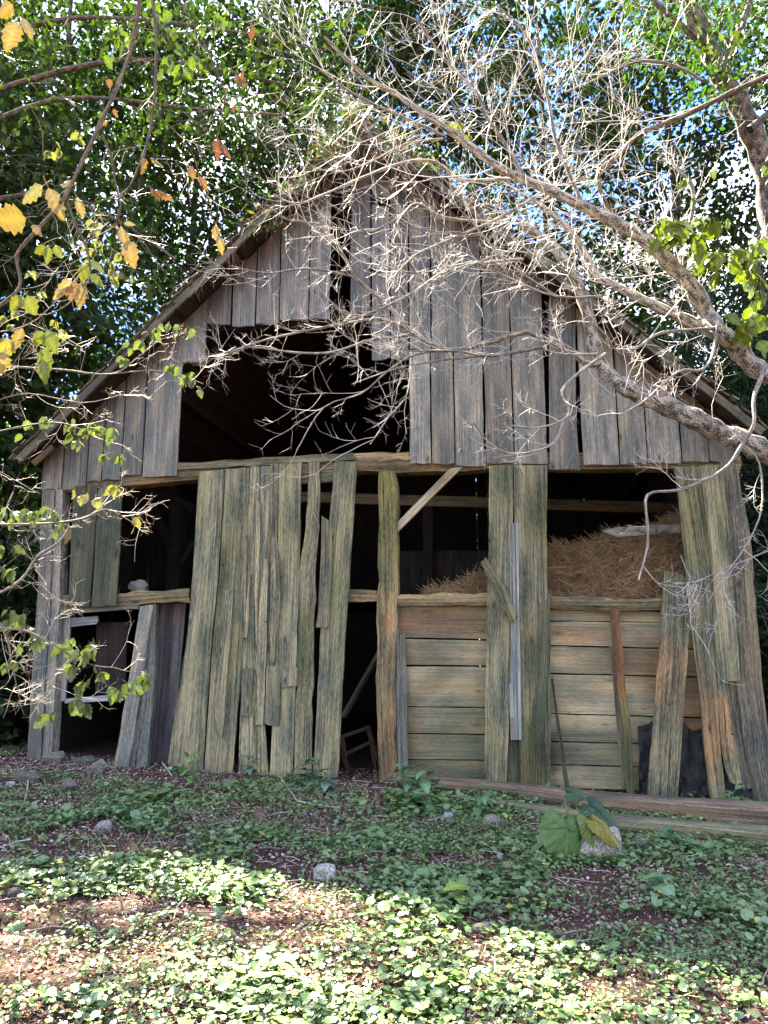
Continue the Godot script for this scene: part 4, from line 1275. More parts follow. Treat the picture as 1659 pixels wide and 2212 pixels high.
func build_plants():
	weed(415, 1690, 60, 26, "ferny pale green weed at the foot of the door's left end", Color(0.10, 0.17, 0.045), 24, 0.35)
	weed(545, 1680, 42, 10, "small upright weed at the middle of the door's foot", Color(0.06, 0.11, 0.05), 26, 0.45)
	weed(660, 1700, 60, 22, "leafy dark green weed before the door's right end", Color(0.055, 0.10, 0.045), 30, 0.5)
	weed(700, 1720, 50, 16, "broad dull leafed weed right of the dark green one", Color(0.06, 0.10, 0.055), 34, 0.6)
	weed(880, 1745, 80, 18, "tall weed left of the fallen timbers with hanging leaves", Color(0.07, 0.13, 0.05), 34, 0.55)
	weed(930, 1755, 80, 18, "weed with paired oval leaves at the timbers' left end", Color(0.075, 0.14, 0.05), 34, 0.55)
	weed(1035, 1765, 60, 16, "nettle-like weed in front of the timbers' left half", Color(0.065, 0.12, 0.045), 30, 0.45)
	weed(1580, 1760, 45, 12, "small weed before the right corner boards", Color(0.08, 0.14, 0.045), 28, 0.4)
	weed(1460, 1830, 40, 6, "single stemmed weed below the right end of the timbers", Color(0.06, 0.12, 0.06), 36, 0.5)
	weed(870, 1705, 50, 12, "weed growing at the foot of the middle post", Color(0.07, 0.11, 0.05), 26, 0.4)
	weed(1250, 1700, 30, 10, "low weed in the soil under the stall wall", Color(0.07, 0.11, 0.045), 22, 0.5)
	weed(220, 1900, 60, 8, "upright sunlit weed in the left foreground", Color(0.12, 0.17, 0.06), 34, 0.4)
	weed(270, 1770, 40, 8, "broad leafed seedling left of the thin flat stone", Color(0.09, 0.16, 0.06), 34, 0.7)
	weed(990, 1960, 36, 6, "yellow green seedling in the sunlit middle", Color(0.16, 0.22, 0.04), 40, 0.8)
	weed(1420, 1940, 40, 7, "pale broad seedling at the edge of the right-hand shade", Color(0.10, 0.16, 0.07), 40, 0.8)
	# burdock with very large leaves
	var p := gnd(1235, 1850)
	var t := thing("burdock", "burdock plant with broad drooping leaves beside the large pale stone", "plant", p)
	var k := p.distance_to(EYE) / F
	var k2 := k
	for a in [[1228, 1762, 104, -100.0, 0.95, Color(0.11, 0.21, 0.05), Color(0.16, 0.27, 0.08), 0.10], [1268, 1745, 98, -52.0, 0.62, Color(0.05, 0.11, 0.06), Color(0.06, 0.13, 0.07), -0.02], [1266, 1768, 62, -80.0, 0.8, Color(0.16, 0.23, 0.05), Color(0.2, 0.26, 0.05), 0.06], [1266, 1770, 70, -46.0, 0.5, Color(0.28, 0.30, 0.05), Color(0.42, 0.26, 0.06), 0.12], [1225, 1735, 44, -10.0, 0.7, Color(0.06, 0.12, 0.05), Color(0.08, 0.14, 0.05), 0.0]]:
		var top := Vector3((a[0] - 1235) * k, (1850 - a[1]) * k * 1.04, a[7])
		var lm := heart_leaf(70 + int(a[2]), a[4] * 1.05, a[5], a[6])
		var o := obj("leaf", lm, M.bigleaf, t, top)
		o.transform.basis = (Basis(Vector3(1, 0, 0), -0.35) * Basis(Vector3(0, 0, 1), deg_to_rad(a[3])) * Basis(Vector3(1, 0, 0), 1.15)).scaled(Vector3.ONE * a[2] * k * 0.95)
		var sm := Mb.new()
		tube(sm, PackedVector3Array([Vector3(0.05, -0.05, -0.05), Vector3(top.x * 0.6, top.y * 0.8, -0.03), top]), PackedFloat32Array([0.007, 0.006, 0.004]), 5, Color(0.2, 0.16, 0.1), Color(0.2, 0.22, 0.1))
		obj("stalk", sm.mesh(), M.twig, t)
	# sticks
	for a in [[[608, 1690, 632, 1722, 645, 1738, 700, 1748, 735, 1752], "thin bent dry stick lying before the door's right end", 3.5], [[350, 1652, 372, 1683], "short dry stick at the door's left foot", 3.0], [[60, 1693, 55, 1730, 38, 1765], "thin dry stalk standing in the left soil", 2.5], [[1130, 1750, 1180, 1722, 1215, 1714], "dry twig across the middle of the fallen timbers", 4.0]]:
		var pts := PackedVector3Array(); var rad := PackedFloat32Array()
		for i in a[0].size() / 2:
			var q := gnd(a[0][2 * i], a[0][2 * i + 1])
			pts.append(q + Vector3(0, 0.03, 0)); rad.append(a[2] * 0.5 * q.distance_to(EYE) / F)
		pts = smooth_path(pts, 3)
		var rr := PackedFloat32Array()
		for i in pts.size(): rr.append(rad[0])
		var sm := Mb.new()
		tube(sm, pts, rr, 5, Color(0.4, 0.33, 0.25), Color(0.35, 0.28, 0.2))
		tag(obj("dry_stick", sm.mesh(), M.twig), a[1], "stick")

# ---------------------------------------------------------------- trees
func tree(label: String, pos: Vector3, h: float, base: float, spread: float, n: int, c: Color, seed_: int, mesh: Mesh, trunk_r: float, lean_ := Vector3.ZERO, conifer := false):
	rng.seed = seed_
	pos.y = gh(pos.x, pos.z) - 0.05
	var t := thing("conifer_tree" if conifer else "broadleaf_tree", label, "tree", pos)
	var tm := Mb.new()
	var pts := PackedVector3Array(); var rad := PackedFloat32Array()
	for i in 12:
		var f := i / 11.0
		pts.append(Vector3(0, h * 0.92 * f, 0) + lean_ * f * f + Vector3(nz.get_noise_2d(f * 90.0, seed_ * 70.0), 0, nz.get_noise_2d(f * 90.0, seed_ * 70.0 + 33.0)) * 0.5 * f)
		rad.append(trunk_r * lerpf(1.0, 0.15, pow(f, 0.8)) * (1.35 if i == 0 else 1.0))
	tube(tm, pts, rad, 9, Color(0.13, 0.105, 0.085), Color(0.16, 0.14, 0.11), 0.2)
	obj("trunk", tm.mesh(), M.bark, t)
	var lobes := []
	for i in 9:
		var f := lerpf(base / h, 0.88, (i + 0.5) / 9.0)
		var k := f * 11.0
		var on := pts[int(k)].lerp(pts[mini(int(k) + 1, 11)], k - int(k))
		var prof := (1.0 - (f - base / h) / (1.0 - base / h)) * 0.9 + 0.1 if conifer else sin(PI * clampf((f - base / h) / (1.0 - base / h) * 0.85 + 0.14, 0, 1))
		var out := spread * prof * rnd(0.5, 0.9)
		for q in 3:
			var a := i * 2.4 + q * TAU / 3.0 + rnd(-0.4, 0.4)
			var tip := on + Vector3(cos(a) * out, rnd(0.2, 1.2) if not conifer else rnd(-0.5, 0.1), sin(a) * out)
			lobes.append([tip, spread * rnd(0.30, 0.48) * (0.5 + 0.5 * prof)])
			var lm := Mb.new()
			var mid := on.lerp(tip, 0.5) + Vector3(0, -0.15 if not conifer else 0.2, 0)
			var lp := smooth_path(PackedVector3Array([on - Vector3(0, 0.4, 0), mid, tip]), 4)
			var lr := PackedFloat32Array()
			for e in lp.size(): lr.append(trunk_r * 0.32 * lerpf(1.0, 0.2, float(e) / lp.size()) * (1.1 - f * 0.6))
			tube(lm, lp, lr, 5, Color(0.14, 0.115, 0.09), Color(0.16, 0.14, 0.1))
			obj("limb", lm.mesh(), M.bark, t)
	var xf := []; var cs := []
	for i in n:
		var lb = lobes[rng.randi_range(0, lobes.size() - 1)]
		var d := rdir() * pow(rng.randf(), 0.45)
		var q: Vector3 = lb[0] + Vector3(d.x, d.y * 0.75, d.z) * lb[1] * 1.7
		if q.y < base * 0.6: continue
		if nz.get_noise_3d((pos.x + q.x) * 38.0, q.y * 38.0, (pos.z + q.z) * 38.0) < -0.18: continue
		xf.append(Transform3D(Basis.from_euler(Vector3(rnd(-0.5, 0.5), rnd(0, TAU), rnd(-0.5, 0.5))).scaled(Vector3.ONE * rnd(0.75, 1.3)), q))
		cs.append(c * rnd(0.65, 1.4))
	tag(multi("crown", mesh, M.canopy, xf, cs, t), "", "", "", "stuff")
	return t

func bush(label: String, pos: Vector3, size: Vector3, n: int, c: Color, seed_: int, mesh: Mesh):
	rng.seed = seed_
	pos.y = gh(pos.x, pos.z)
	var t := thing("bush", label, "bush", pos)
	var sm := Mb.new()
	for i in 14:
		twig(sm, Vector3(rnd(-0.3, 0.3) * size.x, 0, rnd(-0.2, 0.2)), (Vector3(rnd(-0.6, 0.6), 1, rnd(-0.6, 0.6))).normalized(), size.y * rnd(0.7, 1.0), 0.018, 1, Color(0.14, 0.115, 0.09), 0.2)
	obj("stems", sm.mesh(), M.twig, t)
	var xf := []; var cs := []
	for i in n:
		var d := rdir() * pow(rng.randf(), 0.4)
		xf.append(Transform3D(Basis.from_euler(Vector3(rnd(-0.6, 0.6), rnd(0, TAU), rnd(-0.6, 0.6))).scaled(Vector3.ONE * rnd(0.6, 1.1)), Vector3(d.x * size.x, absf(d.y) * size.y + 0.1, d.z * size.z)))
		cs.append(c * rnd(0.6, 1.4))
	tag(multi("foliage", mesh, M.canopy, xf, cs, t), "", "", "", "stuff")

func build_woods():
	var c1 := clump_mesh(1, 24, 0.22, 0.62, 0.62, 0.4)
	var c2 := clump_mesh(2, 28, 0.18, 0.6, 0.7, 0.2)
	var c3 := clump_mesh(3, 46, 0.16, 0.5, 0.2, 0.3)
	var g := Color(0.036, 0.056, 0.017)
	tree("dark leafy tree farthest left beside the barn", Vector3(-9.5, 0, -5.0), 14.5, 2.0, 3.0, 1700, g * 0.8, 101, c1, 0.22)
	tree("tall tree whose crown fills the picture's upper left corner", Vector3(-9.5, 0, -10.5), 25.0, 3.0, 3.8, 1250, g * 1.15, 102, c1, 0.26)
	tree("slender trunked tree rising behind the left roof slope", Vector3(-5.8, 0, -12.5), 27.5, 4.5, 3.6, 1150, g * 0.95, 103, c2, 0.2)
	tree("full crowned tree behind the barn, just left of the apex", Vector3(-2.0, 0, -13.5), 29.5, 5.0, 4.1, 1450, g, 104, c1, 0.26)
	tree("tree directly behind the apex with fine leaves", Vector3(1.8, 0, -14.0), 29.5, 6.0, 4.0, 1000, g * 0.9, 105, c2, 0.26)
	tree("tree behind the right roof slope showing much sky", Vector3(5.2, 0, -13.0), 28.5, 6.0, 4.0, 800, g * 0.9, 106, c1, 0.24)
	tree("large tree behind the barn's upper right", Vector3(9.0, 0, -12.0), 27.0, 4.0, 4.0, 1150, g, 107, c2, 0.28)
	tree("tree closing the view at the far upper right", Vector3(13.0, 0, -10.0), 24.0, 3.0, 3.8, 1150, g * 0.85, 108, c1, 0.26)
	tree("dark evergreen with drooping sprays right of the barn", Vector3(7.3, 0, -4.2), 11.0, 0.8, 2.6, 2100, Color(0.03, 0.055, 0.028), 109, c3, 0.2, Vector3.ZERO, true)
	tree("second evergreen further back on the right", Vector3(10.0, 0, -6.5), 13.0, 1.0, 2.8, 1900, Color(0.035, 0.06, 0.028), 110, c3, 0.22, Vector3.ZERO, true)
	bush("dark undergrowth against the barn's left wall", Vector3(-6.4, 0, -2.2), Vector3(1.7, 2.8, 1.6), 420, g * 0.5, 121, c2)  # leaf green darkened, painting in the shade of the trees overhead
	bush("tall dark shrub at the left edge behind the undergrowth", Vector3(-8.2, 0, -3.8), Vector3(2.0, 4.2, 1.8), 600, g * 0.55, 122, c1)  # shade of the wood put into this leaf colour too
	bush("shrub at the right edge beside the corner boards", Vector3(6.6, 0, -1.4), Vector3(1.3, 2.6, 1.4), 420, g * 0.9, 123, c2)
	bush("shrub behind the left wall with paler leaves", Vector3(-7.0, 0, -6.5), Vector3(2.2, 5.0, 2.0), 600, Color(0.09, 0.12, 0.03), 124, c1)
	bough()
	rng.seed = 140
	var xf := []; var cs := []
	for i in 3200:
		var x := rnd(-34, 34)
		var z := rnd(-34, -22)
		var top := 9.0 + 3.0 * nz.get_noise_2d(x * 14.0, 5.0)
		xf.append(Transform3D(Basis.from_euler(Vector3(rnd(-0.6, 0.6), rnd(0, TAU), rnd(-0.6, 0.6))).scaled(Vector3.ONE * rnd(1.6, 2.8)), Vector3(x, top * pow(rng.randf(), 0.8), z)))
		cs.append(g * rnd(0.6, 1.5))
	tag(multi("woodland", c1, M.canopy, xf, cs), "far-off mass of woodland behind all the trees", "woodland", "", "stuff")

func bough():                                               # leafy boughs of a tree beside the barn, over its left roof slope
	rng.seed = 131
	var base := Vector3(-8.4, 0, -3.3)
	var t := thing("overhanging_tree", "tree left of the barn whose leafy boughs hang over the left roof slope", "tree", base)
	var tm := Mb.new()
	var p := smooth_path(PackedVector3Array([Vector3(0, -0.1, 0), Vector3(-0.2, 3, 0), Vector3(0.1, 6.5, 0.1), Vector3(0.5, 10, 0.2), Vector3(0.9, 12.5, 0)]), 4)
	var r := PackedFloat32Array()
	for i in p.size(): r.append(lerpf(0.17, 0.05, float(i) / p.size()))
	tube(tm, p, r, 9, Color(0.2, 0.17, 0.13), Color(0.2, 0.17, 0.13), 0.2)
	obj("trunk", tm.mesh(), M.bark, t)
	var lf := clump_mesh(41, 15, 0.17, 0.48, 0.5, 1.1)
	var xf := []; var cs := []
	for a in [[-150, 330, 120, 215, 420, 235, 640, 250], [-150, 120, 150, 40, 450, 60, 700, 110], [-100, 20, 200, -60, 520, -30, 850, 20], [-150, 480, 60, 420, 240, 470, 380, 560], [-120, 230, 250, 130, 560, 170, 760, 230]]:
		var l := limb(t, "limb", a, -3.3, -3.2 + rnd(-0.6, 0.5), 15, 4, Color(0.22, 0.18, 0.14), -base, 0.2)
		grow_on(l, 14, 1.1, 0.009, Color(0.24, 0.2, 0.15), -base, Vector3(0, -0.25, 0), 1, 0.1, -0.2)
		var q: PackedVector3Array = l[1]
		for i in 40:
			var f := pow(rng.randf(), 0.8) * (q.size() - 2)
			var w := rng.randf()
			xf.append(Transform3D(Basis.from_euler(Vector3(rnd(-0.4, 0.4), rnd(0, TAU), rnd(-0.4, 0.4))).scaled(Vector3.ONE * rnd(0.6, 1.1)), q[int(f)] - base + Vector3(rng.randfn() * 0.35, rng.randfn() * 0.35 - 0.25, rng.randfn() * 0.4)))
			cs.append(Color(0.034, 0.054, 0.015).lerp(Color(0.068, 0.085, 0.022), w) * rnd(0.7, 1.2))
	tag(multi("crown", lf, M.canopy, xf, cs, t), "", "", "", "stuff")

func grow_on(l: Array, n: int, length: float, r: float, c: Color, shift: Vector3, bias: Vector3, level := 2, t0 := 0.1, up := 0.2, sub := 5):
	var mb := Mb.new()
	var p: PackedVector3Array = l[1]
	n = int(ceil(n * 0.62))
	for i in n:
		var f := lerpf(t0, 1.0, (i + rng.randf()) / n) * (p.size() - 1)
		var k := mini(int(f), p.size() - 2)
		var q := p[k].lerp(p[k + 1], f - k)
		var d := (p[k + 1] - p[k]).normalized()
		var dir := (d * rnd(0.3, 0.9) + rdir() * 0.75 + bias).normalized()
		twig(mb, q, dir, length * rnd(0.5, 1.35), r * 0.62 * rnd(0.6, 1.25), level, c * rnd(0.85, 1.2), up, sub)
	tag(obj("twigs", mb.mesh(), M.twig, l[0]), "", "", "", "stuff")

func build_limbs():
	rng.seed = 77
	var base := Vector3(5.4, 0, 2.6)
	var bk := Color(0.42, 0.385, 0.32)
	var tw := Color(0.41, 0.38, 0.325)
	var sh := -base
	var t := thing("leaning_maple", "half-dead maple leaning in from the right with bare pale limbs before the barn", "tree", base)
	# trunk, outside the picture on the right, dividing into the limbs
	var tm := Mb.new()
	var tp := smooth_path(PackedVector3Array([Vector3(0, -0.1, 0), Vector3(-0.15, 1.2, 0.1), at(1760, 1010, 2.6) - base, at(1720, 850, 2.8) - base, at(1655, 800, 3.0) - base]), 5)
	var tr := PackedFloat32Array()
	for i in tp.size(): tr.append(lerpf(0.17, 0.085, float(i) / tp.size()))
	tube(tm, tp, tr, 12, bk, bk, 0.2)
	obj("trunk", tm.mesh(), M.bark, t)
	var A := limb(t, "limb", [1665, 812, 1625, 790, 1590, 748, 1555, 716, 1530, 680, 1495, 620, 1460, 582, 1420, 540, 1370, 503, 1330, 480, 1250, 440, 1190, 412, 1120, 382, 1080, 362, 1020, 320, 960, 275, 900, 235, 860, 206, 790, 165, 700, 80], 3.0, 3.6, 46, 8, bk, sh)
	grow_on(A, 46, 0.85, 0.0075, tw, sh, Vector3(-0.15, 0.05, 0), 2, 0.15)
	var B := limb(t, "limb", [1560, 726, 1542, 721, 1484, 692, 1416, 661, 1358, 632, 1295, 600, 1262, 545, 1232, 500, 1195, 465, 1150, 430], 3.0, 2.6, 26, 12, bk * 0.9, sh)
	grow_on(B, 18, 0.7, 0.006, tw, sh, Vector3(-0.2, 0.1, 0))
	var C := limb(t, "limb", [1760, 1015, 1659, 979, 1613, 956, 1556, 936, 1513, 913, 1456, 884, 1398, 861, 1358, 841, 1307, 804, 1284, 747, 1272, 689, 1255, 632, 1228, 572, 1180, 520, 1120, 480], 2.6, 2.0, 54, 20, bk * 0.72, sh)
	grow_on(C, 16, 0.6, 0.006, tw * 0.9, sh, Vector3(-0.1, 0, 0.1), 2, 0.2)
	var E := limb(t, "limb", [1434, 542, 1480, 505, 1497, 450, 1494, 400, 1470, 372, 1449, 345], 3.0, 3.2, 12, 8, bk * 0.8, sh)
	grow_on(E, 8, 0.5, 0.005, tw, sh, Vector3.ZERO)
	var F2 := limb(t, "limb", [1680, 155, 1580, 200, 1500, 240, 1430, 270, 1380, 290, 1330, 340, 1295, 372, 1300, 420, 1330, 470], 3.4, 3.1, 14, 9, Color(0.24, 0.17, 0.11), sh)
	grow_on(F2, 24, 0.75, 0.006, tw, sh, Vector3(-0.2, 0, 0))
	var I := limb(t, "limb", [1130, 385, 1110, 340, 1080, 295, 1050, 250, 1035, 210, 1000, 170, 950, 115, 900, 40], 3.4, 3.5, 12, 6, tw * 0.8, sh)
	grow_on(I, 20, 0.6, 0.005, tw, sh, Vector3(-0.1, 0.3, 0))
	var I2 := limb(t, "limb", [1260, 445, 1200, 300, 1185, 220, 1140, 80, 1070, 10], 3.3, 3.6, 10, 5, tw * 0.8, sh)
	grow_on(I2, 22, 0.7, 0.005, tw, sh, Vector3(0, 0.2, 0))
	var J := limb(t, "limb", [960, 296, 920, 275, 829, 235, 760, 200, 690, 150], 3.5, 3.6, 9, 5, tw * 0.85, sh)
	grow_on(J, 12, 0.6, 0.005, tw, sh, Vector3(-0.3, 0, 0))
	var K := limb(t, "limb", [1520, 175, 1465, 145, 1405, 132, 1355, 140, 1280, 175, 1220, 200], 3.3, 3.4, 9, 5, tw * 0.9, sh)
	grow_on(K, 14, 0.6, 0.005, tw, sh, Vector3(-0.1, 0.1, 0))
	# the branch that crosses the gable and its long twigs
	var Mx := limb(t, "limb", [1296, 785, 1264, 784, 1230, 754, 1180, 734, 1140, 719, 1110, 724, 1000, 754, 944, 748, 900, 722, 884, 711, 859, 681, 815, 639, 768, 600, 743, 553, 723, 517, 673, 484, 618, 473, 576, 442], 2.4, 2.9, 16, 5, bk * 0.85, sh, 0.04)
	grow_on(Mx, 26, 0.65, 0.0048, tw, sh, Vector3(-0.1, 0.15, 0.1))
	for a in [[[884, 711, 820, 690, 740, 700, 660, 715, 560, 738, 480, 770], 7.0], [[900, 722, 800, 735, 720, 760, 640, 762, 540, 750, 475, 765], 6.0], [[1000, 754, 900, 765, 840, 800, 780, 850, 700, 880, 640, 975], 5.0], [[768, 600, 730, 590, 660, 580, 576, 590, 500, 575], 6.0], [[1000, 560, 940, 600, 860, 650, 760, 690, 650, 715, 590, 700], 7.0], [[890, 760, 880, 850, 840, 900, 800, 960], 4.0], [[1045, 768, 940, 780, 860, 795, 760, 830], 5.0], [[1180, 748, 1100, 763, 1045, 768, 980, 758, 884, 758], 8.0]]:
		var q := limb(t, "limb", a[0], 2.6, 3.3, a[1] * 1.2, a[1] * 0.5, tw * 0.85, sh, 0.05)
		grow_on(q, 12, 0.42, 0.0038, tw, sh, Vector3(-0.15, 0.1, 0), 2, 0.2, 0.15, 4)
	# drooping sprays over the gable from limb A
	for a in [[[1110, 385, 1000, 390, 940, 350, 870, 352, 780, 385, 700, 420, 640, 440, 590, 420], 10.0], [[1060, 480, 960, 470, 900, 440, 860, 470, 800, 500, 760, 480], 8.0], [[1180, 410, 1080, 470, 990, 510, 900, 550, 850, 600], 8.0], [[1130, 560, 1000, 570, 900, 590, 820, 570], 6.0], [[960, 300, 880, 310, 800, 350, 740, 370, 680, 365], 6.0], [[1200, 640, 1090, 560, 1020, 480, 980, 440], 6.0], [[1300, 640, 1200, 640, 1100, 600, 1040, 570], 7.0], [[1250, 610, 1180, 560, 1090, 545, 960, 600], 6.0]]:
		var q := limb(t, "limb", a[0], 3.0, 3.3, a[1], a[1] * 0.4, tw * 0.9, sh, 0.06)
		grow_on(q, 13, 0.5, 0.0042, tw, sh, Vector3(-0.1, 0.0, 0), 2, 0.1, 0.1, 4)
	# white sunlit branches before the right half of the front
	for a in [[[1549, 704, 1539, 769, 1514, 799, 1464, 804, 1394, 864, 1344, 894], 8.0], [[1544, 709, 1429, 719, 1379, 749, 1329, 754, 1309, 724, 1269, 689], 8.0], [[1309, 764, 1259, 799, 1214, 844, 1229, 884, 1214, 909, 1159, 924, 1104, 919], 8.0], [[1217, 914, 1199, 954, 1159, 974, 1099, 979, 1054, 954, 1024, 914], 7.0], [[1655, 790, 1629, 859, 1629, 914, 1604, 959, 1574, 1004, 1529, 1034, 1464, 1059, 1399, 1069, 1399, 1134, 1398, 1184, 1379, 1254], 10.0], [[1290, 765, 1214, 765, 1174, 754], 6.0], [[1604, 959, 1640, 1000, 1645, 1100, 1610, 1180, 1560, 1250, 1530, 1300], 5.0], [[1659, 1190, 1610, 1210, 1560, 1230, 1500, 1260], 4.0], [[1470, 1200, 1500, 1260, 1560, 1300, 1530, 1400, 1560, 1470], 3.0]]:
		var q := limb(t, "limb", a[0], 3.4, 3.9, a[1], a[1] * 0.45, tw * 1.1, sh, 0.05)
		grow_on(q, 9, 0.26, 0.0036, tw * 1.15, sh, Vector3(-0.1, 0.05, 0), 2, 0.1, 0.15, 4)
	# green backlit leaves at the right
	leaf_spray(t, [[1659, 520], [1600, 530], [1520, 480], [1470, 490], [1560, 560], [1620, 600], [1640, 690], [1600, 700], [1445, 510], [1490, 530]], 70, 42.0, 38.0, 3.4, Color(0.17, 0.25, 0.035), Color(0.27, 0.33, 0.04), sh, 0.25)
	leaf_spray(t, [[1000, 290], [985, 270], [1015, 300]], 7, 14.0, 26.0, 3.3, Color(0.2, 0.25, 0.03), Color(0.4, 0.3, 0.04), sh, 0.5)
	leaf_spray(t, [[1530, 395], [1660, 360], [1490, 60], [1580, 70]], 16, 60.0, 28.0, 3.4, Color(0.12, 0.19, 0.03), Color(0.22, 0.26, 0.03), sh, 0.2)
	# trunk of a second tree, upper right
	var base2 := Vector3(7.6, 0, -0.6)
	var u := thing("leaning_ash", "mottled grey trunk leaning out of the upper right corner", "tree", base2)
	var L := limb(u, "trunk", [2000, 1640, 1830, 1100, 1720, 700, 1668, 460, 1650, 350, 1620, 280, 1590, 215, 1554, 160, 1530, 100, 1494, 20, 1440, -120], -0.6, 0.6, 62, 40, Color(0.19, 0.17, 0.135), -base2, 0.0)
	for a in [[1554, 160, 1600, 60, 1640, -60], [1530, 100, 1440, 30, 1380, -40], [1620, 280, 1700, 200, 1760, 60]]:
		var q := limb(u, "limb", a, 0.4, 0.6, 20, 12, Color(0.19, 0.165, 0.13), -base2)
		grow_on(q, 10, 0.9, 0.008, tw * 0.8, -base2, Vector3(0, -0.1, 0))
	var c1 := clump_mesh(8, 22, 0.12, 0.5, 0.55, 0.9)
	var xf := []; var cs := []
	for i in 80:
		var q := at(rnd(1380, 1720), rnd(-80, 200), rnd(-0.6, 1.2)) - base2
		xf.append(Transform3D(Basis(Vector3.UP, rnd(0, TAU)).scaled(Vector3.ONE * rnd(0.5, 0.9)), q)); cs.append(Color(0.06, 0.10, 0.025) * rnd(0.7, 1.5))
	tag(multi("crown", c1, M.canopy, xf, cs, u), "", "", "", "stuff")

func leaf_spray(parent: Node, spots: Array, n: int, jit: float, size: float, z: float, c0: Color, c1: Color, shift: Vector3, side := 0.3):
	var ms := []
	for i in 4:
		ms.append(leaf_mesh(rnd(0.5, 0.7), 0.35, rnd(0.05, 0.4), rnd(0.2, 0.6), rnd(0.1, 0.6), 300 + i + int(size), c0 * rnd(0.85, 1.15), c1 * rnd(0.85, 1.15)))
	for i in n:
		var s = spots[i % spots.size()]
		var q := at(s[0] + rng.randfn() * jit * 0.5, s[1] + rng.randfn() * jit * 0.5, z + rnd(-0.2, 0.2))
		var k := (EYE.z - z) / F
		var yaw := rnd(0, TAU)
		for e in (3 if rng.randf() < 0.5 else 1):
			var o := obj("leaf", ms[(i + e) % 4], M.greenleaf, parent, q + shift)
			o.rotation = Vector3(rnd(-0.4, 0.4) + rnd(-0.5, 0.9), yaw + (e - 1) * 0.9, rnd(-1.5, -0.35))
			o.scale = Vector3.ONE * size * k * rnd(0.75, 1.3)

func leaf_at(parent: Node, shift: Vector3, px: float, py: float, l: float, ang: float, z: float, c0: Color, c1: Color, curl: float, w := 0.55, face := 1.2, seed_ := 1):
	# a leaf whose stalk end is at the given point; ang is the direction it hangs, as seen, in degrees (0 right, -90 down)
	var o := obj("leaf", leaf_mesh(w, 0.4, 0.15, 0.25, curl, seed_, c0, c1), M.bigleaf, parent, at(px, py, z) + shift)
	o.transform.basis = Basis(Vector3(0, 0, 1), deg_to_rad(ang)) * Basis(Vector3(1, 0, 0), face)
	o.rotate_y(rnd(-0.35, 0.35))
	o.scale = Vector3.ONE * l * 1.05 * (EYE.z - z) / F

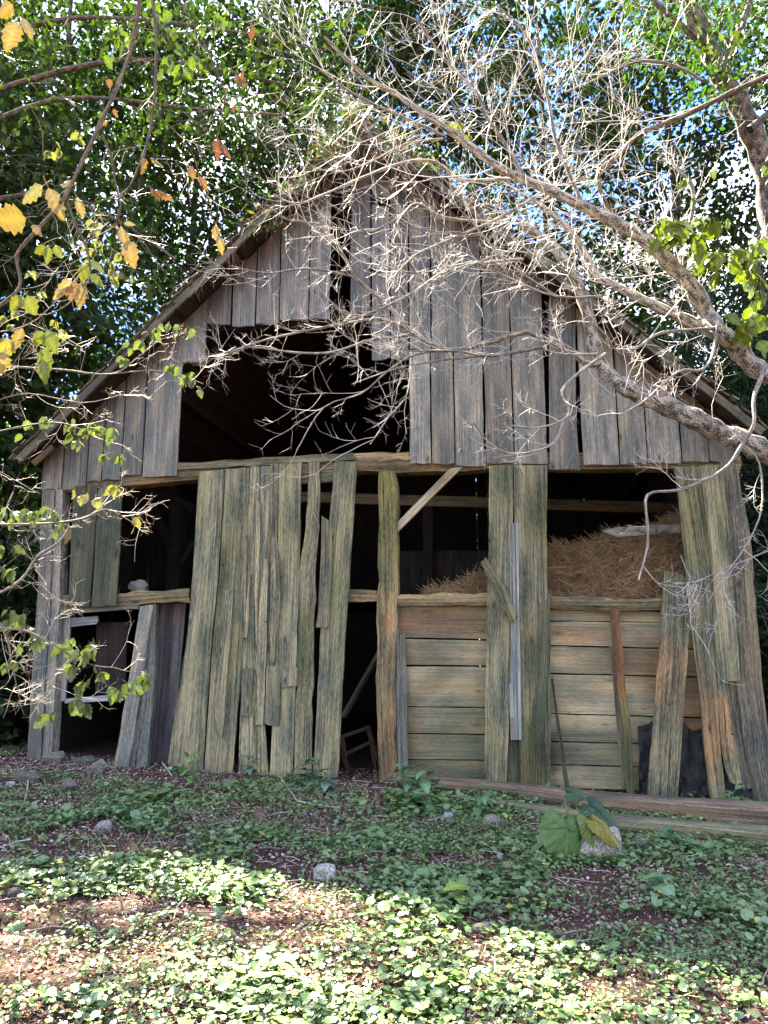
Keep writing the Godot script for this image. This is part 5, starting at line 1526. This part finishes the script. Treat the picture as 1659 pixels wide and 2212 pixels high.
func build_left():
	rng.seed = 99
	var bk := Color(0.24, 0.20, 0.15)
	var tw := Color(0.36, 0.31, 0.24)
	var base := Vector3(-3.2, 4.5, 5.4)
	var sh := -base
	var t := thing("hanging_branch", "thick drooping stems with big yellow and green leaves hanging at the upper left", "branch", base)
	var Y := Color(0.43, 0.36, 0.14); var Y2 := Color(0.38, 0.26, 0.10); var G := Color(0.20, 0.27, 0.04); var G2 := Color(0.28, 0.31, 0.05); var Br := Color(0.30, 0.14, 0.05); var Br2 := Color(0.22, 0.085, 0.035)
	for a in [[[310, -40, 302, 0, 290, 75, 265, 160, 225, 250, 180, 345, 140, 425, 100, 475, 50, 530, 36, 560, 43, 620, -10, 668], 11.0, 8.0], [[328, -40, 330, 0, 337, 75, 335, 200, 320, 300, 300, 360, 270, 415, 200, 440], 9.0, 4.0], [[220, 290, 240, 340, 250, 400, 260, 450, 245, 490, 210, 510, 160, 535], 6.5, 2.5], [[145, 435, 165, 490, 185, 530, 195, 575, 187, 610, 150, 655, 100, 680, 40, 672], 6.0, 2.5], [[385, -30, 390, 5, 440, 90, 480, 185, 485, 215, 470, 300], 5.0, 2.5], [[335, 245, 380, 285, 415, 330, 430, 380, 450, 450, 466, 480], 4.5, 1.8], [[150, 432, 200, 440, 225, 470, 258, 500], 3.0, 2.0], [[140, 530, 160, 545, 185, 570], 2.5, 1.5], [[90, 690, 60, 740, 20, 800], 3.0, 1.5], [[120, 690, 125, 720, 115, 745], 2.5, 1.5], [[485, 205, 530, 215, 545, 258], 2.5, 1.5], [[322, 345, 370, 345, 410, 358], 2.5, 1.5]]:
		var l := limb(t, "stem", a[0], 5.6, 5.3, a[1], a[2], bk, sh, 0.03)
		grow_on(l, 5, 0.22, 0.0025, tw, sh, Vector3(0, -0.3, 0), 1, 0.2, 0.0)
	var i := 0
	for a in [[93, 402, 72, 205, Y, G2, 0.3, 0.5], [105, 405, 85, -62, Y, Y2, 0.6, 0.45], [165, 425, 50, -70, Y, Y2, 0.7, 0.45], [130, 400, 40, 10, Y, Y2, 0.6, 0.6], [55, 470, 72, 200, Y, Y2, 0.2, 0.85], [70, 485, 34, -40, Y2, Y, 0.6, 0.7], [28, 10, 50, -150, Y2, Y, 0.5, 0.7], [36, 48, 78, -105, Y, Y2, 0.3, 0.55], [50, 38, 58, -60, Y2, Y, 0.5, 0.5], [262, 488, 52, -70, Y, Y2, 0.9, 0.5], [275, 520, 66, -75, Y2, Y, 0.4, 0.55], [268, 483, 26, 0, Y, Y, 0.2, 0.5],
		[102, 535, 40, 195, G, G2, 0.2, 0.55], [105, 533, 42, -85, G, G2, 0.3, 0.5], [118, 530, 34, -60, G2, G, 0.3, 0.6], [190, 562, 44, -25, G, G2, 0.2, 0.55], [186, 568, 48, -100, G, G2, 0.2, 0.55], [195, 592, 40, -40, G, G2, 0.2, 0.5], [155, 602, 66, -125, Color(0.5, 0.42, 0.2), Y, 0.5, 0.35], [165, 610, 45, -110, Y2, Br, 0.9, 0.6], [178, 615, 56, -95, Y2, Y, 0.7, 0.5], [160, 620, 50, 200, Br, Y2, 0.8, 0.4], [50, 640, 46, 225, G2, G, 0.3, 0.6], [58, 640, 48, -65, G2, G, 0.3, 0.75],
		[92, 715, 40, -110, G, G2, 0.3, 0.6], [100, 715, 60, -60, G, G2, 0.3, 0.6], [96, 750, 70, -82, G, G2, 0.2, 0.42], [90, 775, 60, -75, G, G2, 0.2, 0.4], [48, 708, 60, -105, Y, Y2, 0.4, 0.4], [30, 740, 50, 215, Y, G2, 0.4, 0.8], [10, 760, 60, -100, Y, Y2, 0.5, 0.6],
		[312, 340, 40, -110, Y2, Br, 1.2, 0.6], [325, 340, 36, -20, Y2, Y, 1.2, 0.5], [335, 410, 46, -20, Br, Y2, 1.2, 0.55], [325, 405, 36, -40, Br2, Br, 1.0, 0.6], [412, 358, 36, -75, Br, Y2, 1.1, 0.5], [430, 380, 44, -55, Br, Y2, 1.0, 0.4], [470, 300, 54, -90, Br2, Br, 1.0, 0.5], [478, 310, 44, -55, Br, Br2, 1.0, 0.5], [508, 160, 40, -40, Br2, Br, 1.1, 0.6], [525, 150, 40, -100, Br, Br2, 1.2, 0.4], [468, 485, 36, -95, Y2, Y, 1.0, 0.5], [472, 510, 44, -70, Y, Y2, 0.8, 0.5], [235, 170, 24, -80, Br, Y2, 1.0, 0.7], [246, 235, 22, -60, Br, Y2, 1.0, 0.7], [232, 262, 24, 200, Y2, Br, 1.0, 0.6], [545, 50, 40, -95, Br2, Br, 1.1, 0.5], [505, 225, 20, -95, Br, Br2, 0.9, 0.5]]:
		i += 1
		leaf_at(t, sh, a[0], a[1], a[2], a[3], 5.45, a[4] * rnd(0.85, 1.15), a[5], a[6], a[7], 1.2 + rnd(-0.4, 0.3), 400 + i)
	leaf_spray(t, [[205, 500], [230, 520], [195, 545], [250, 560], [235, 585], [215, 470], [130, 700], [90, 640], [270, 600], [60, 590], [30, 700], [160, 300], [120, 330]], 40, 22.0, 22.0, 5.0, Color(0.2, 0.22, 0.08), Color(0.30, 0.30, 0.13), sh, 0.3)
	# bright green cluster, top
	leaf_spray(t, [[350, 50], [365, 80], [340, 30], [420, 70], [400, 110], [370, 140], [430, 140], [260, 110], [250, 60], [480, 40]], 46, 36.0, 34.0, 4.6, Color(0.10, 0.17, 0.03), Color(0.2, 0.27, 0.05), sh, 0.3)
	# lower sprays from the left
	var base2 := Vector3(-3.4, 1.6, 4.8)
	var s2 := -base2
	var v := thing("low_branch", "thin sunlit branches with fresh green leaves reaching in from the left edge", "branch", base2)
	var spots := []
	for a in [[[-20, 790, 125, 798, 240, 808, 300, 770, 345, 735, 400, 715], 5.0, 2.0], [[240, 808, 330, 800, 390, 810, 440, 830], 3.0, 1.5], [[-20, 935, 100, 913, 165, 923, 220, 958], 4.0, 2.0], [[-20, 1290, 45, 1253, 80, 1203, 125, 1173, 150, 1138], 7.0, 3.0], [[-20, 1133, 60, 1133, 135, 1128, 185, 1118, 215, 1098, 240, 1068, 260, 1048], 6.0, 2.5], [[185, 1118, 230, 1100, 280, 1125, 305, 1140], 3.0, 1.5], [[-20, 1355, 53, 1362, 105, 1386, 134, 1404, 169, 1425, 211, 1439, 246, 1442, 274, 1450, 309, 1453], 4.5, 1.5], [[-10, 1330, 15, 1380, 25, 1430, 40, 1500], 5.0, 2.0], [[45, 1253, 100, 1265, 75, 1230], 3.0, 1.5], [[134, 1404, 120, 1450, 110, 1500], 2.0, 1.0], [[-20, 1010, 30, 1040, 20, 1090], 2.5, 1.5], [[-20, 870, 60, 850, 180, 870, 270, 850], 3.0, 1.5], [[-20, 720, 80, 690, 200, 560], 3.5, 2.0], [[-20, 1500, 20, 1470, 40, 1400], 2.5, 1.5]]:
		var l := limb(v, "stem", a[0], 4.8, 4.6, a[1], a[2], tw * 1.1, s2, 0.05)
		grow_on(l, 7, 0.2, 0.0024, tw * 1.15, s2, Vector3(0, 0.05, 0), 2, 0.2, 0.1, 4)
	var fresh := Color(0.13, 0.18, 0.07); var fresh2 := Color(0.22, 0.26, 0.12)
	leaf_spray(v, [[330, 715], [355, 705], [385, 710], [410, 715], [280, 735], [270, 765], [300, 745], [365, 780], [400, 815], [420, 820], [440, 830], [380, 790]], 28, 16.0, 22.0, 4.6, fresh, fresh2, s2)
	leaf_spray(v, [[110, 910], [150, 915], [190, 925], [215, 925], [240, 930], [60, 920], [160, 950], [220, 985], [250, 990]], 24, 14.0, 24.0, 4.6, fresh, fresh2, s2)
	leaf_spray(v, [[5, 1105], [25, 1110], [60, 1105], [80, 1110], [105, 1100], [120, 1120], [90, 1125], [10, 1180], [15, 1230], [130, 1140]], 24, 14.0, 26.0, 4.6, fresh, fresh2, s2)
	leaf_spray(v, [[250, 1050], [200, 1060], [165, 1065], [295, 1125]], 7, 14.0, 26.0, 4.6, Color(0.3, 0.3, 0.06), Color(0.42, 0.34, 0.12), s2)
	leaf_spray(v, [[20, 1325], [50, 1335], [60, 1360], [10, 1350], [50, 1400], [15, 1430], [90, 1375]], 18, 14.0, 28.0, 4.6, fresh, fresh2, s2)
	leaf_spray(v, [[150, 1395], [165, 1400], [195, 1400], [150, 1430], [215, 1445], [185, 1475], [165, 1500], [240, 1490], [285, 1475], [320, 1465], [175, 1530], [110, 1540]], 28, 14.0, 32.0, 4.6, fresh, fresh2, s2)

func build_vines():
	# dry vine hanging from the roof edges
	rng.seed = 55
	var base := BT * Vector3(apex.x, apex.y, 0.4)
	var t := thing("dead_vine", "dry brown vine hanging under the roof edges near the apex", "vine", base)
	var mb := Mb.new()
	for i in 64:
		var f := rng.randf()
		var l: Vector3 = apex.lerp(eave_l, f * f * 0.5) if i % 5 < 3 else apex.lerp(eave_r, f * f * 0.4)
		var p: Vector3 = BT * Vector3(l.x, l.y + 0.05, rnd(0.33, 0.5)) - base
		twig(mb, p, Vector3(rnd(-0.5, 0.5), -1, rnd(-0.1, 0.3)).normalized(), rnd(0.25, 0.8), rnd(0.002, 0.004), 1, Color(0.17, 0.105, 0.07) * rnd(0.7, 1.4), -0.3, 5)
	tag(obj("stems", mb.mesh(), M.twig, t), "", "", "", "stuff")
	var c1 := clump_mesh(21, 12, 0.10, 0.28, 0.5, 1.0)
	var xf := []; var cs := []
	for i in 110:
		var l: Vector3 = apex.lerp(eave_l, rng.randf() * rng.randf() * 0.34) if i % 4 < 3 else apex.lerp(eave_r, rng.randf() * 0.2)
		var p: Vector3 = BT * Vector3(l.x, l.y + rnd(-0.35, 0.25), rnd(0.36, 0.6)) - base
		xf.append(Transform3D(Basis(Vector3.UP, rnd(0, TAU)).scaled(Vector3.ONE * rnd(0.5, 1.0)), p))
		cs.append((Color(0.07, 0.10, 0.03) if i % 3 > 0 else Color(0.2, 0.12, 0.06)) * rnd(0.7, 1.3))
	tag(multi("foliage", c1, M.canopy, xf, cs, t), "", "", "", "stuff")

func _ready():
	rng.seed = 4242
	nz.seed = 9
	nz.frequency = 0.01
	nz.fractal_octaves = 3
	# camera
	var cam := Camera3D.new()
	cam.name = "camera"
	cam.position = EYE
	cam.rotation.x = TILT
	cam.fov = 2.0 * rad_to_deg(atan(1106.0 / F))
	cam.far = 600.0
	cam.near = 0.05
	add_child(cam)
	cam.current = true
	# sky, air and exposure
	var sky_m := ProceduralSkyMaterial.new()
	sky_m.sky_top_color = Color(0.31, 0.455, 0.74)
	sky_m.sky_horizon_color = Color(0.60, 0.69, 0.83)
	sky_m.sky_curve = 0.2
	sky_m.ground_horizon_color = Color(0.35, 0.36, 0.30)
	sky_m.ground_bottom_color = Color(0.16, 0.14, 0.11)
	sky_m.energy_multiplier = 0.26
	sky_m.sky_cover = clouds()
	sky_m.sky_cover_modulate = Color(1, 1, 1, 1)
	var sk := Sky.new()
	sk.sky_material = sky_m
	var env := Environment.new()
	env.background_mode = Environment.BG_SKY
	env.sky = sk
	env.tonemap_mode = Environment.TONE_MAPPER_LINEAR
	env.tonemap_exposure = 20.5
	env.sdfgi_enabled = true
	env.ssao_enabled = true
	env.ssil_enabled = true
	var we := WorldEnvironment.new()
	we.name = "world_environment"
	we.environment = env
	add_child(we)
	# sun: high behind the barn, a little to the left
	var sun := DirectionalLight3D.new()
	sun.name = "sun"
	sun.light_color = Color(1.0, 0.95, 0.86)
	sun.light_energy = 1.6
	sun.light_angular_distance = 0.5
	sun.shadow_enabled = true
	add_child(sun)
	sun.look_at_from_position(Vector3(-0.40, 1.0, -0.66) * 40.0, Vector3.ZERO)
	materials()
	build_ground()
	build_barn()
	build_woods()
	build_limbs()
	build_left()
	build_vines()
	rng.seed = 31
	build_loose()
	rng.seed = 32
	build_cover()
	rng.seed = 33
	build_plants()
